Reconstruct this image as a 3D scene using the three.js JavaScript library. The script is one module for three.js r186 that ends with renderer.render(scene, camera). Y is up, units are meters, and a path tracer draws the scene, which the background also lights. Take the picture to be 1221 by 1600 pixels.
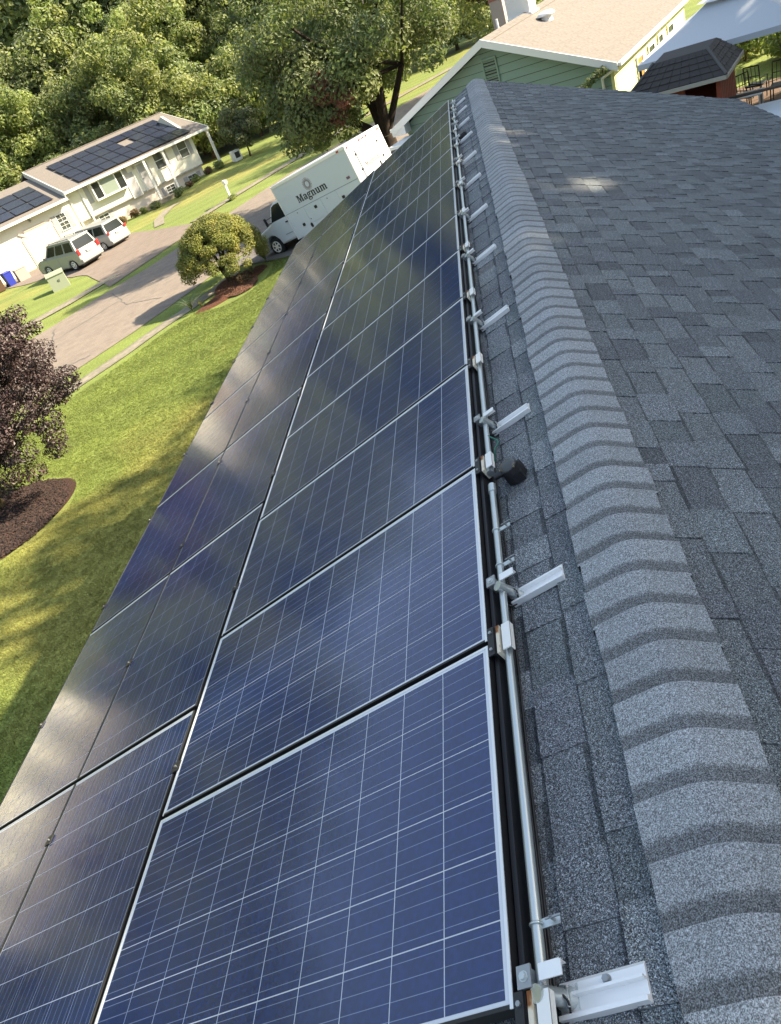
import * as THREE from 'three';
import { mergeGeometries } from 'three/addons/utils/BufferGeometryUtils.js';
import { RoundedBoxGeometry } from 'three/addons/geometries/RoundedBoxGeometry.js';
import { TextGeometry } from 'three/addons/geometries/TextGeometry.js';
import { FontLoader } from 'three/addons/loaders/FontLoader.js';

// ---------------------------------------------------------------- camera, sky, sun, exposure
const scene = new THREE.Scene();
const camera = new THREE.PerspectiveCamera(69.98, 781 / 1024, 0.05, 900);
camera.position.set(0.345, 1.658, 1.606);
camera.up.set(0.2332, 0.7713, -0.5922);
camera.lookAt(0.345 - 0.2349, 1.658 - 0.5465, 1.606 - 0.8038);
scene.add(camera);

const SUN_AZ = [0.988, -0.155], SUN_EL = 34 * Math.PI / 180;
const sunDir = new THREE.Vector3(SUN_AZ[0] * Math.cos(SUN_EL), Math.sin(SUN_EL), SUN_AZ[1] * Math.cos(SUN_EL)).normalize();
{
  const w = 512, h = 256, d = new Float32Array(w * h * 4), v = new THREE.Vector3();
  for (let j = 0; j < h; j++) for (let i = 0; i < w; i++) {
    const el = ((j + 0.5) / h - 0.5) * Math.PI, az = ((i + 0.5) / w - 0.5) * 2 * Math.PI;
    v.set(Math.cos(el) * Math.cos(az), Math.sin(el), Math.cos(el) * Math.sin(az));
    const y = Math.max(v.y, 0), t = Math.pow(1 - y, 3.2);
    const g = Math.max(v.dot(sunDir), 0), glow = 0.5 * Math.pow(g, 6) + 1.6 * Math.pow(g, 60);
    const k = (j * w + i) * 4;
    d[k] = 0.155 + 0.15 * t + glow * 1.0; d[k + 1] = 0.21 + 0.14 * t + glow * 0.86; d[k + 2] = 0.295 + 0.08 * t + glow * 0.64; d[k + 3] = 1;
  }
  const sky = new THREE.DataTexture(d, w, h, THREE.RGBAFormat, THREE.FloatType);
  sky.mapping = THREE.EquirectangularReflectionMapping; sky.magFilter = sky.minFilter = THREE.LinearFilter; sky.needsUpdate = true;
  scene.background = sky; scene.environment = sky;
}
const sun = new THREE.DirectionalLight(new THREE.Color().setRGB(1, 0.86, 0.63), 4.7);
sun.position.copy(sunDir).multiplyScalar(150).add(new THREE.Vector3(-8, -5, -35));
sun.target.position.set(-8, -5, -35); scene.add(sun.target);
sun.castShadow = true; sun.shadow.mapSize.set(4096, 4096); sun.shadow.radius = 1.5; sun.shadow.bias = -0.0004;
Object.assign(sun.shadow.camera, { left: -90, right: 90, top: 90, bottom: -90, near: 1, far: 400 });
scene.add(sun);
const renderer = new THREE.WebGLRenderer({ antialias: true });
renderer.toneMapping = THREE.LinearToneMapping;
renderer.toneMappingExposure = 3.75;
renderer.shadowMap.enabled = true;

// ---------------------------------------------------------------- helpers
const rng = s => () => { s |= 0; s = s + 0x6D2B79F5 | 0; let t = Math.imul(s ^ s >>> 15, 1 | s); t = t + Math.imul(t ^ t >>> 7, 61 | t) ^ t; return ((t ^ t >>> 14) >>> 0) / 4294967296; };
const R = rng(7);
const V3 = (x, y, z) => new THREE.Vector3(x, y, z);
const lin = (r, g, b) => new THREE.Color().setRGB(r, g, b);
const hash2 = (x, y, s = 0) => { let n = Math.imul(x, 374761393) + Math.imul(y, 668265263) + Math.imul(s, 1442695041) | 0; n = Math.imul(n ^ n >>> 13, 1274126177); n ^= n >>> 16; return (n >>> 0) / 4294967296; };
function vnoise(x, y, p, s = 0, p2 = p) {    // value noise that wraps every p (x) and p2 (y) cells (0: never)
  const xi = Math.floor(x), yi = Math.floor(y), fx = x - xi, fy = y - yi, u = fx * fx * (3 - 2 * fx), v = fy * fy * (3 - 2 * fy);
  const m = a => p ? ((a % p) + p) % p : a, m2 = a => p2 ? ((a % p2) + p2) % p2 : a;
  const a = hash2(m(xi), m2(yi), s), b = hash2(m(xi + 1), m2(yi), s), c = hash2(m(xi), m2(yi + 1), s), d = hash2(m(xi + 1), m2(yi + 1), s);
  return a + (b - a) * u + (c - a) * v + (a - b - c + d) * u * v;
}
const fbm = (x, y, p, s, o = 4, p2 = p) => { let t = 0, a = 0.5, n = 0; for (let i = 0; i < o; i++) { t += a * vnoise(x, y, p, s + i, p2); n += a; a *= 0.5; x *= 2; y *= 2; p *= 2; p2 *= 2; } return t / n; };
const clamp = (x, a = 0, b = 1) => Math.min(b, Math.max(a, x));
const smooth = (a, b, x) => { const t = clamp((x - a) / (b - a)); return t * t * (3 - 2 * t); };
function tex(w, h, fn, srgb = true) {
  const d = new Uint8Array(w * h * 4);
  for (let y = 0; y < h; y++) for (let x = 0; x < w; x++) { const c = fn(x, y), k = (y * w + x) * 4; d[k] = clamp(c[0], 0, 255); d[k + 1] = clamp(c[1], 0, 255); d[k + 2] = clamp(c[2], 0, 255); d[k + 3] = 255; }
  const t = new THREE.DataTexture(d, w, h); t.wrapS = t.wrapT = THREE.RepeatWrapping; t.magFilter = THREE.LinearFilter; t.minFilter = THREE.LinearMipmapLinearFilter; t.generateMipmaps = true;
  if (srgb) t.colorSpace = THREE.SRGBColorSpace; t.needsUpdate = true; return t;
}
const std = (o) => new THREE.MeshStandardMaterial(o);
function strip(g) { g = g.index ? g.toNonIndexed() : g; for (const k of Object.keys(g.attributes)) if (!['position', 'normal', 'uv', 'color'].includes(k)) g.deleteAttribute(k); return g; }
function mg(list) {
  list = list.map(strip); const col = list.some(g => g.attributes.color), uv = list.every(g => g.attributes.uv);
  for (const g of list) { if (!uv) g.deleteAttribute('uv'); if (col && !g.attributes.color) g.setAttribute('color', new THREE.BufferAttribute(new Float32Array(g.attributes.position.count * 3).fill(1), 3)); }
  return list.length === 1 ? list[0] : mergeGeometries(list);
}
function uvm(g, s = 1, ox = 0, oy = 0) {                // box mapping in metres
  g = strip(g); if (!g.attributes.normal) g.computeVertexNormals();
  const p = g.attributes.position, n = g.attributes.normal, u = new Float32Array(p.count * 2);
  for (let i = 0; i < p.count; i++) {
    const a = Math.abs(n.getX(i)), b = Math.abs(n.getY(i)), c = Math.abs(n.getZ(i));
    let x, y; if (b >= a && b >= c) { x = p.getX(i); y = p.getZ(i); } else if (a >= c) { x = p.getZ(i); y = p.getY(i); } else { x = p.getX(i); y = p.getY(i); }
    u[2 * i] = x * s + ox; u[2 * i + 1] = y * s + oy;
  }
  g.setAttribute('uv', new THREE.BufferAttribute(u, 2)); return g;
}
function tint(g, c) { const n = g.attributes.position.count, a = new Float32Array(n * 3); for (let i = 0; i < n; i++) { a[3 * i] = c[0]; a[3 * i + 1] = c[1]; a[3 * i + 2] = c[2]; } g.setAttribute('color', new THREE.BufferAttribute(a, 3)); return g; }
const bx = (w, h, d, x = 0, y = 0, z = 0, rx = 0, ry = 0, rz = 0) => { const g = new THREE.BoxGeometry(w, h, d); if (rx) g.rotateX(rx); if (rz) g.rotateZ(rz); if (ry) g.rotateY(ry); return g.translate(x, y, z); };
const rb = (w, h, d, r, x = 0, y = 0, z = 0) => new RoundedBoxGeometry(w, h, d, 2, r).translate(x, y, z);
const cyl = (r0, r1, h, n = 12, x = 0, y = 0, z = 0) => new THREE.CylinderGeometry(r0, r1, h, n).translate(x, y, z);
function tube(a, b, r0, r1 = r0, n = 8) {
  const d = new THREE.Vector3().subVectors(b, a), g = new THREE.CylinderGeometry(r1, r0, d.length(), n);
  g.applyQuaternion(new THREE.Quaternion().setFromUnitVectors(V3(0, 1, 0), d.clone().normalize())); return g.translate((a.x + b.x) / 2, (a.y + b.y) / 2, (a.z + b.z) / 2);
}
const pathTube = (pts, r, seg = 24, n = 6) => new THREE.TubeGeometry(new THREE.CatmullRomCurve3(pts), seg, r, n);
function prism(pts, depth, bevel = 0) {                 // outline in x,y pushed along z (0..depth)
  const s = new THREE.Shape(pts.map(p => new THREE.Vector2(p[0], p[1])));
  return new THREE.ExtrudeGeometry(s, { depth: depth - 2 * bevel, bevelEnabled: bevel > 0, bevelSize: bevel, bevelThickness: bevel, bevelOffset: -bevel, bevelSegments: 2 }).translate(0, 0, bevel);
}
function quad(a, b, c, d) {                             // counter-clockwise
  const g = new THREE.BufferGeometry(); g.setAttribute('position', new THREE.Float32BufferAttribute([...a, ...b, ...c, ...a, ...c, ...d], 3));
  g.setAttribute('uv', new THREE.Float32BufferAttribute([0, 0, 1, 0, 1, 1, 0, 0, 1, 1, 0, 1], 2)); g.computeVertexNormals(); return g;
}
function hexa(b, t) {                                   // solid from 4 bottom and 4 top corners, both counter-clockwise from above
  return mg([quad(t[0], t[1], t[2], t[3]), quad(b[3], b[2], b[1], b[0]), ...[0, 1, 2, 3].map(i => { const j = (i + 1) % 4; return quad(b[i], b[j], t[j], t[i]); })]);
}
const names = {};
const numbered = n => { const k = names[n] = (names[n] ?? -1) + 1; return k ? n + '_' + String(k).padStart(3, '0') : n; };
function shade(o) { o.traverse(m => { if (m.isMesh) m.castShadow = m.receiveShadow = true; }); return o; }
function tag(o, label, category, group) { o.userData.label = label; o.userData.category = category; if (group) o.userData.group = group; return o; }
function thing(name, label, category, pos = [0, 0, 0], turn = 0, group) { const o = new THREE.Group(); o.name = numbered(name); o.position.set(...pos); o.rotation.y = turn; scene.add(o); return tag(o, label, category, group); }
function part(p, name, g, m, label) { const o = new THREE.Mesh(g, m); o.name = name; p.add(o); if (label) o.userData.label = label; o.castShadow = o.receiveShadow = true; return o; }
function solo(name, g, m, label, category, group) { const o = new THREE.Mesh(g, m); o.name = numbered(name); scene.add(o); o.castShadow = o.receiveShadow = true; return tag(o, label, category, group); }
function struct(name, g, m) { const o = new THREE.Mesh(g, m); o.name = name; o.userData.kind = 'structure'; scene.add(o); o.castShadow = o.receiveShadow = true; return o; }
function dup(src, label, pos, turn) { const o = src.clone(); o.userData = { ...src.userData }; o.name = numbered(src.name.replace(/_\d{3}$/, '')); if (label) o.userData.label = label; if (pos) o.position.set(...pos); if (turn !== undefined) o.rotation.y = turn; scene.add(o); return o; }
const ORD = ['first', 'second', 'third', 'fourth', 'fifth', 'sixth', 'seventh', 'eighth', 'ninth', 'tenth', 'eleventh', 'twelfth', 'thirteenth', 'fourteenth'];

// ---------------------------------------------------------------- materials
const grit = tex(512, 512, (x, y) => {                   // mineral granules, 0.5 m across
  const a = hash2(x >> 1, y >> 1, 3), b = hash2((x + 1) >> 1, (y + 1) >> 1, 5), c = vnoise(x / 4, y / 4, 128, 9);
  let v = 116 + (a - 0.5) * 104 + (b - 0.5) * 66 + (c - 0.5) * 40; if (a > 0.91) v += 42; if (b < 0.1) v -= 32;
  const q = hash2(x >> 1, y >> 1, 11) - 0.5; return [v + q * 10, v + 2, v + 4 - q * 12];
});
const M = {};
M.shingle = std({ map: grit, vertexColors: true, roughness: 0.95, bumpMap: grit, bumpScale: 0.0012 });
M.deck = std({ color: lin(0.02, 0.021, 0.023), roughness: 0.95 });
M.white = std({ color: lin(0.74, 0.74, 0.72), roughness: 0.55 });
M.alu = std({ color: lin(0.82, 0.82, 0.82), roughness: 0.4, metalness: 0.3 });
M.galv = std({ color: lin(0.52, 0.56, 0.56), roughness: 0.34, metalness: 0.7 });
M.steel = std({ color: lin(0.34, 0.35, 0.36), roughness: 0.4, metalness: 0.8 });
M.black = std({ color: lin(0.012, 0.012, 0.014), roughness: 0.45 });
M.rubber = std({ color: lin(0.018, 0.018, 0.018), roughness: 0.85 });
const rustT = tex(128, 128, (x, y) => { const n = fbm(x / 16, y / 16, 8, 21); const k = smooth(0.52, 0.66, n); return [215 - 90 * k, 205 - 130 * k, 185 - 150 * k]; });
M.web = std({ map: rustT, roughness: 0.6, metalness: 0.2 });
M.glassDark = std({ color: lin(0.018, 0.022, 0.024), roughness: 0.08 });
M.glassHouse = std({ color: lin(0.06, 0.07, 0.07), roughness: 0.1 });
// solar cells: dark blue silicon with four silver ribbons, under textured glass
const smear = tex(512, 512, (x, y) => {                  // dried drip marks in the glass, running down the slope
  const s = fbm(x / 4, y / 64, 128, 31, 3, 8), b = fbm(x / 64, y / 64, 8, 37, 3), f = hash2(x, y, 4);
  const k = smooth(0.48, 0.7, s) * smooth(0.35, 0.55, b); const v = 105 + 120 * k + (f - 0.5) * 10; return [v, v, v];
}, false);
const cellMap = turn => tex(256, 256, (x, y) => {
  const a = turn ? y : x, b = turn ? x : y, n = vnoise(x / 16, y / 16, 16, 41), m = vnoise(x / 8, y / 8, 32, 43);
  let c = [10 + 6 * n, 33 + 9 * n, 76 + 17 * n + 6 * m];
  for (const q of [32, 96, 160, 224]) if (Math.abs(a - q) < 1.25) c = [112, 124, 150];
  if (b % 8 === 0) c = c.map(v => v + 5); return c;
});
M.cell = new THREE.MeshPhysicalMaterial({ map: cellMap(false), roughness: 0.27, roughnessMap: smear, ior: 1.52, clearcoat: 0.45, clearcoatRoughness: 0.17 });
M.cellTurned = new THREE.MeshPhysicalMaterial({ map: cellMap(true), roughness: 0.27, roughnessMap: smear, ior: 1.52, clearcoat: 0.45, clearcoatRoughness: 0.17 });
M.backsheet = new THREE.MeshPhysicalMaterial({ color: lin(0.58, 0.61, 0.66), roughness: 0.27, roughnessMap: smear, ior: 1.5 });
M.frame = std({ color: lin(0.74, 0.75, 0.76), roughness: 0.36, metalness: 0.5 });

// ---------------------------------------------------------------- the lie of the land
const GP = [[-9, -4, -5.6], [-9, -10, -5.6], [-4, -14, -5.5], [-14, -14, -5.62], [-15, -22, -5.6], [-11.5, -27, -5.6], [-9, -30, -5.42], [-8.2, -29.6, -5.3], [-4.7, -27.8, -4.55], [-2.5, -27, -4.3], [0, -20, -4.7], [5, -22, -5.1], [9, -25, -5.2], [12, -12, -5], [12, 4, -5.2], [-2, -36, -5.1], [-4.2, -40, -5.5], [-10, -36, -5.55], [-19, -37, -5.7], [-23, -33, -5.75],
  [-15, -53, -5.6], [-8, -66, -5.5], [-23, -71, -5.65], [-28, -65, -6.2], [-28, -47, -6.0], [-33, -61, -6.3], [-37, -57.5, -6.4], [-38, -50, -6.3], [-27, -42, -5.8], [-45, -60, -6.4], [-60, -40, -6], [-40, -20, -5.8], [-20, -5, -5.7], [-20, -100, -5.6], [30, -60, -5.3], [-60, -100, -6], [0, 30, -5.4], [60, 0, -5.3]];
function gy(x, z) { let s = 0, w = 0; for (const [a, b, y] of GP) { const d = (x - a) ** 2 + (z - b) ** 2, k = 1 / (d + 1.5) ** 1.7; s += k * y; w += k; } return s / w; }
// ground
const leafy = tex(512, 512, (x, y) => { const a = hash2(x, y, 51), b = fbm(x / 16, y / 4, 32, 53, 3, 128), c = hash2(x >> 1, y >> 2, 57); const v = 163 + (a - 0.5) * 60 + (b - 0.5) * 110 + (c - 0.5) * 64; return [v * 1.0, v, v * 0.95]; });
M.grass = std({ map: leafy, vertexColors: true, roughness: 1 });
function grassTone(x, z) {
  const p = fbm(x * 0.22 + 40, z * 0.22 + 40, 0, 61, 4), q = fbm(x * 0.9 + 80, z * 0.9 + 90, 0, 67, 3), stripe = 0.5 + 0.5 * Math.sin((x * 0.30 + z * 0.954) * 2.6 + 2 * (p - 0.5));
  const dry = smooth(0.52, 0.74, p + 0.25 * (q - 0.5)), s = 0.82 + 0.24 * q + 0.20 * stripe;
  return [(0.35 + 0.15 * dry) * s, (0.445 + 0.05 * dry) * s, (0.095 + 0.03 * dry) * s];
}
{
  const xs = [], zs = []; const axis = (a, b, c, d, f) => { const o = []; for (let v = a; v < b; v += 12) o.push(v); for (let v = b; v < c; v += f) o.push(v); for (let v = c; v <= d; v += 12) o.push(v); return o; };
  const X = axis(-420, -48, 14, 420, 0.6), Z = axis(-420, -84, 8, 300, 0.6);
  const pos = [], col = [], uv = [], idx = [];
  for (const z of Z) for (const x of X) { pos.push(x, gy(x, z), z); col.push(...grassTone(x, z)); uv.push(x / 1.4, z / 1.4); }
  const n = X.length; for (let j = 0; j < Z.length - 1; j++) for (let i = 0; i < n - 1; i++) { const a = j * n + i; idx.push(a, a + n, a + 1, a + 1, a + n, a + n + 1); }
  const g = new THREE.BufferGeometry(); g.setAttribute('position', new THREE.Float32BufferAttribute(pos, 3)); g.setAttribute('color', new THREE.Float32BufferAttribute(col, 3)); g.setAttribute('uv', new THREE.Float32BufferAttribute(uv, 2)); g.setIndex(idx); g.computeVertexNormals();
  struct('lawn_ground', g, M.grass);
}
// a sheet draped on the ground between two polylines of equal length
function drape(A, B, lift, seg = 0.6, uvs = 0.5, across = 8, thick = 0) {
  const lerp = (P, t) => { const f = t * (P.length - 1), i = Math.min(P.length - 2, Math.floor(f)), k = f - i; return [P[i][0] + (P[i + 1][0] - P[i][0]) * k, P[i][1] + (P[i + 1][1] - P[i][1]) * k]; };
  let len = 0; for (let i = 1; i < A.length; i++) len += Math.hypot(A[i][0] - A[i - 1][0], A[i][1] - A[i - 1][1]);
  const n = Math.max(2, Math.ceil(len / seg)), pos = [], uv = [], idx = [];
  for (let i = 0; i <= n; i++) { const a = lerp(A, i / n), b = lerp(B, i / n); for (let j = 0; j <= across; j++) { const t = j / across, x = a[0] + (b[0] - a[0]) * t, z = a[1] + (b[1] - a[1]) * t; pos.push(x, gy(x, z) + lift, z); uv.push(x * uvs, z * uvs); } }
  const w = across + 1; for (let i = 0; i < n; i++) for (let j = 0; j < across; j++) { const a = i * w + j; idx.push(a, a + 1, a + w, a + 1, a + w + 1, a + w); }
  if (thick) { const rim = []; for (let i = 0; i <= n; i++) rim.push(i * w); const rim2 = []; for (let i = 0; i <= n; i++) rim2.push(i * w + across);
    for (const r of [rim, rim2]) { const b0 = pos.length / 3; for (const k of r) { pos.push(pos[3 * k], pos[3 * k + 1] - thick, pos[3 * k + 2]); uv.push(uv[2 * k], uv[2 * k + 1] + 0.05); } for (let i = 0; i < n; i++) idx.push(r[i], r[i + 1], b0 + i, r[i + 1], b0 + i + 1, b0 + i); } }
  const g = new THREE.BufferGeometry(); g.setAttribute('position', new THREE.Float32BufferAttribute(pos, 3)); g.setAttribute('uv', new THREE.Float32BufferAttribute(uv, 2)); g.setIndex(idx); g.computeVertexNormals();
  const nn = g.attributes.normal; if (nn.getY(0) < 0) { const ix = g.index.array; for (let i = 0; i < ix.length; i += 3) { const t = ix[i]; ix[i] = ix[i + 1]; ix[i + 1] = t; } g.computeVertexNormals(); }
  return g;
}
const tarT = tex(1024, 1024, (x, y) => {
  const a = hash2(x, y, 71), b = fbm(x / 128, y / 128, 8, 73, 4), c = fbm(x / 16, y / 16, 64, 79, 2); let v = 150 + (a - 0.5) * 46 + (b - 0.5) * 26 + (c - 0.5) * 24;
  return [v, v * 0.955, v * 0.915];
});
M.asphalt = std({ map: tarT, color: lin(0.60, 0.545, 0.50), roughness: 0.95 });
M.driveway = std({ map: tarT, color: lin(0.56, 0.49, 0.45), roughness: 0.95 });
M.drivewayDark = std({ map: tarT, color: lin(0.42, 0.42, 0.44), roughness: 0.95 });
const conT = tex(512, 512, (x, y) => { const a = hash2(x, y, 91), b = fbm(x / 64, y / 64, 8, 93, 4); const v = 170 + (a - 0.5) * 30 + (b - 0.5) * 60; return [v, v * 0.97, v * 0.9]; });
M.concrete = std({ map: conT, color: lin(0.52, 0.49, 0.44), roughness: 0.9 });
struct('street', drape([[-2.5, 0.0], [-16.5, -23.6], [-14.8, -26], [-13.5, -28.6], [-11, -32.5], [-3.6, -44.4], [9, -65], [24, -90]].map(([x, z], i) => i ? [x, z] : [-44, 20]), [[-53, 16], [-23.9, -30.2], [-22.5, -32.4], [-20.5, -35.6], [-18.6, -38.6], [-12.6, -52], [-1, -71], [15, -98]], 0.02, 0.7, 0.35, 14), M.asphalt);
M.tar = std({ color: lin(0.10, 0.092, 0.088), roughness: 0.8 });
{ const rc = rng(97), crack = (pts, w) => { const P = []; for (let i = 0; i < pts.length - 1; i++) for (let k = 0; k < 12; k++) { const t = k / 12; P.push([pts[i][0] + (pts[i + 1][0] - pts[i][0]) * t + (rc() - 0.5) * 0.14, pts[i][1] + (pts[i + 1][1] - pts[i][1]) * t + (rc() - 0.5) * 0.14]); } const A = [], B = []; P.forEach((p, i) => { const q = P[Math.min(i + 1, P.length - 1)], o = P[Math.max(i - 1, 0)], dx = q[0] - o[0], dz = q[1] - o[1], l = Math.hypot(dx, dz) || 1, ww = w * (0.4 + 0.6 * rc()); A.push([p[0] - dz / l * ww, p[1] + dx / l * ww]); B.push([p[0] + dz / l * ww, p[1] - dx / l * ww]); }); return drape(A, B, 0.026, 0.12, 1, 1); };
  struct('tar_seam', mg([[[[-22.6, -23.6], [-20, -25.2], [-17.4, -24.4], [-16.2, -24.9]], 0.07], [[[-20.5, -20.5], [-19.6, -24.0], [-20.3, -28.6], [-21.8, -32.2]], 0.045], [[[-21.5, -28.0], [-18.5, -32.5], [-14.0, -39.5], [-9.5, -46.5]], 0.05], [[[-14.8, -29.8], [-17.2, -31.2], [-20.0, -35.6]], 0.045]].map(([p, w]) => crack(p, w))), M.tar); }
const slabs = (name, A, B, lift, label) => { const n = A.length; for (let i = 0; i < n - 1; i++); return struct(name, drape(A, B, lift, 0.5, 0.7, 3, 0.1), M.concrete); };
slabs('sidewalk_near', [[-26.5, -1], [-16.1, -21.7], [-14.4, -24.3], [-12.65, -27.4], [-11.2, -29.7]], [[-25.8, -0.6], [-15.45, -21.3], [-13.75, -23.9], [-12.05, -27.0], [-10.65, -29.3]], 0.022);
slabs('sidewalk_far_left', [[-46, 0], [-25.6, -34.9], [-23.6, -37.2], [-21.7, -39.9]], [[-45, 0.5], [-24.9, -34.1], [-22.8, -36.3], [-20.9, -39.3]], 0.045);
slabs('sidewalk_far', [[-19.0, -47.7], [-16.0, -53.2], [-13.5, -58.3], [-8.5, -66.9], [-1, -79]], [[-18.1, -47.4], [-15.2, -52.7], [-12.7, -57.6], [-7.7, -66.3], [0, -78.4]], 0.045);
struct('driveway_across_street', drape([[-20.6, -36.9], [-25, -43.2], [-31, -49.0], [-40, -54.5]], [[-17.2, -45.8], [-23.3, -51.5], [-26.6, -55.3], [-34.5, -59.8]], 0.032, 0.6, 0.35, 10), M.driveway);
struct('driveway_near', drape([[-11.6, -30.6], [-8.4, -28.6], [-1.5, -25.0]], [[-9.8, -34.6], [-6.6, -32.4], [0.3, -28.8]], 0.034, 0.6, 0.35, 8), M.drivewayDark);
struct('garden_path', drape([[-23.5, -52.4], [-25.4, -57.2], [-26.2, -61.6], [-25.6, -62.8]], [[-22.6, -52.4], [-24.4, -57.0], [-25.1, -61.5], [-24.6, -62.6]], 0.04, 0.5, 0.7, 2), M.concrete);

// mulch beds
const mulT = tex(512, 512, (x, y) => { const a = fbm(x / 8, y / 4, 64, 101, 3, 128), b = hash2(x >> 2, y >> 1, 103), c = hash2(x >> 1, y >> 3, 107); const v = 90 + (a - 0.5) * 150 + (b - 0.5) * 60 + (c - 0.5) * 50; return [v * 1.1, v * 0.8, v * 0.62]; });
M.mulchRed = std({ map: mulT, color: lin(0.56, 0.37, 0.30), roughness: 1, bumpMap: mulT, bumpScale: 0.03 });
M.mulchDark = std({ map: mulT, color: lin(0.24, 0.17, 0.155), roughness: 1, bumpMap: mulT, bumpScale: 0.03 });
function bed(name, cx, cz, pts, m) {
  const pos = [], uv = [], idx = [], n = pts.length, rings = 8, sm = [];
  const cv = new THREE.CatmullRomCurve3(pts.map(p => V3(p[0], 0, p[1])), true); const N = 56;
  for (let r = 0; r <= rings; r++) for (let i = 0; i < N; i++) { const p = cv.getPoint(i / N), t = r / rings, x = cx + (p.x - cx) * t, z = cz + (p.z - cz) * t; const y = gy(x, z) + 0.015 + 0.10 * (1 - t * t) * (1) + (r === rings ? -0.02 : 0.02 * vnoise(x * 6, z * 6, 0, 5)); pos.push(x, y, z); uv.push(x * 0.9, z * 0.9); }
  for (let r = 0; r < rings; r++) for (let i = 0; i < N; i++) { const a = r * N + i, b = r * N + (i + 1) % N; idx.push(a, a + N, b, b, a + N, b + N); }
  const g = new THREE.BufferGeometry(); g.setAttribute('position', new THREE.Float32BufferAttribute(pos, 3)); g.setAttribute('uv', new THREE.Float32BufferAttribute(uv, 2)); g.setIndex(idx); g.computeVertexNormals();
  if (g.attributes.normal.getY(N * 3) < 0) { const ix = g.index.array; for (let i = 0; i < ix.length; i += 3) { const t = ix[i]; ix[i] = ix[i + 1]; ix[i + 1] = t; } g.computeVertexNormals(); }
  return struct(name, g, m);
}
bed('mulch_bed_under_round_tree', -10.4, -28.0, [[-11.9, -25.7], [-11.2, -25.75], [-10.2, -26.6], [-9.5, -27.6], [-9.2, -28.5], [-9.8, -29.2], [-10.8, -28.9], [-11.5, -27.4]], M.mulchRed);
bed('mulch_bed_under_purple_tree', -13.6, -12.9, [[-12.0, -14.2], [-12.9, -14.6], [-14.4, -14.5], [-15.4, -13.4], [-15.3, -11.8], [-14.2, -10.7], [-12.9, -10.7], [-11.9, -12.0], [-11.65, -13.3]], M.mulchDark);

// ---------------------------------------------------------------- the roof we stand on
const TH = 22.4 * Math.PI / 180, cT = Math.cos(TH), sT = Math.sin(TH);
const RX = 0.477, RY = 0.077;                            // ridge line of the sheathing, along z
const qFront = new THREE.Quaternion().setFromRotationMatrix(new THREE.Matrix4().makeBasis(V3(0, 0, -1), V3(-sT, cT, 0), V3(cT, sT, 0)));
const qRear = new THREE.Quaternion().setFromRotationMatrix(new THREE.Matrix4().makeBasis(V3(0, 0, -1), V3(sT, cT, 0), V3(cT, -sT, 0)));
const U0 = -5.2, U1 = 12.6;
const home = thing('shingled_house', 'grey shingled house whose roof fills the foreground, solar panels on its left slope', 'house', [RX, -5.6, -4]);
const frontDeck = part(home, 'front_roof_slope', bx(U1 - U0, 0.16, 4.02, (U0 + U1) / 2, -0.085, -2.03), M.deck);
frontDeck.quaternion.copy(qFront); frontDeck.position.set(0, RY + 5.6, 4);       // local: x along the ridge away, y out of the slope, -z down the slope
const rearDeck = part(home, 'rear_roof_slope', bx(U1 - U0, 0.16, 4.42, (U0 + U1) / 2, -0.085, 2.23), M.deck);
rearDeck.quaternion.copy(qRear); rearDeck.position.set(0, RY + 5.6, 4);
function shingle(x0, x1, zb, zt, t, tone, band = 0) {              // butt edge at zb, top under the next course at zt
  const j = () => (R() - 0.5) * 0.004, b = [zb + j(), zb + j()], s = 0.3 + R() * 9, o = R() * 9, e = 0.0015;
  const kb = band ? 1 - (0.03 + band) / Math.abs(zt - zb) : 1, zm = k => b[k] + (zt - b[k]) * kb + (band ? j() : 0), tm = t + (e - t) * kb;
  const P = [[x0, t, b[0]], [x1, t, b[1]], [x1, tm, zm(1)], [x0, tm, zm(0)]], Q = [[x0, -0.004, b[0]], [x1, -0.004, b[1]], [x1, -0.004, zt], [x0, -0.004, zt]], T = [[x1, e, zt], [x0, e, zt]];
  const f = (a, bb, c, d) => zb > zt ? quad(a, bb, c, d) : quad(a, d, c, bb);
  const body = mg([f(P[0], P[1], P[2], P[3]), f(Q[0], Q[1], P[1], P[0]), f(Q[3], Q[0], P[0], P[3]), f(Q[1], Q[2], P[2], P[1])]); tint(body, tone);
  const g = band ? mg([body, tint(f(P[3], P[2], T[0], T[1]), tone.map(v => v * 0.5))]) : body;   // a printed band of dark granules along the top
  const p = g.attributes.position, u = new Float32Array(p.count * 2);
  for (let i = 0; i < p.count; i++) { u[2 * i] = (p.getX(i) + s) * 2; u[2 * i + 1] = (p.getZ(i) + o + p.getY(i)) * 2; }
  g.setAttribute('uv', new THREE.BufferAttribute(u, 2)); return g;
}
const TONES = [[0.66, 0.695, 0.72], [0.60, 0.63, 0.66], [0.76, 0.80, 0.82], [0.51, 0.53, 0.565], [0.70, 0.73, 0.765], [0.63, 0.68, 0.695], [0.56, 0.575, 0.615]];
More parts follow.
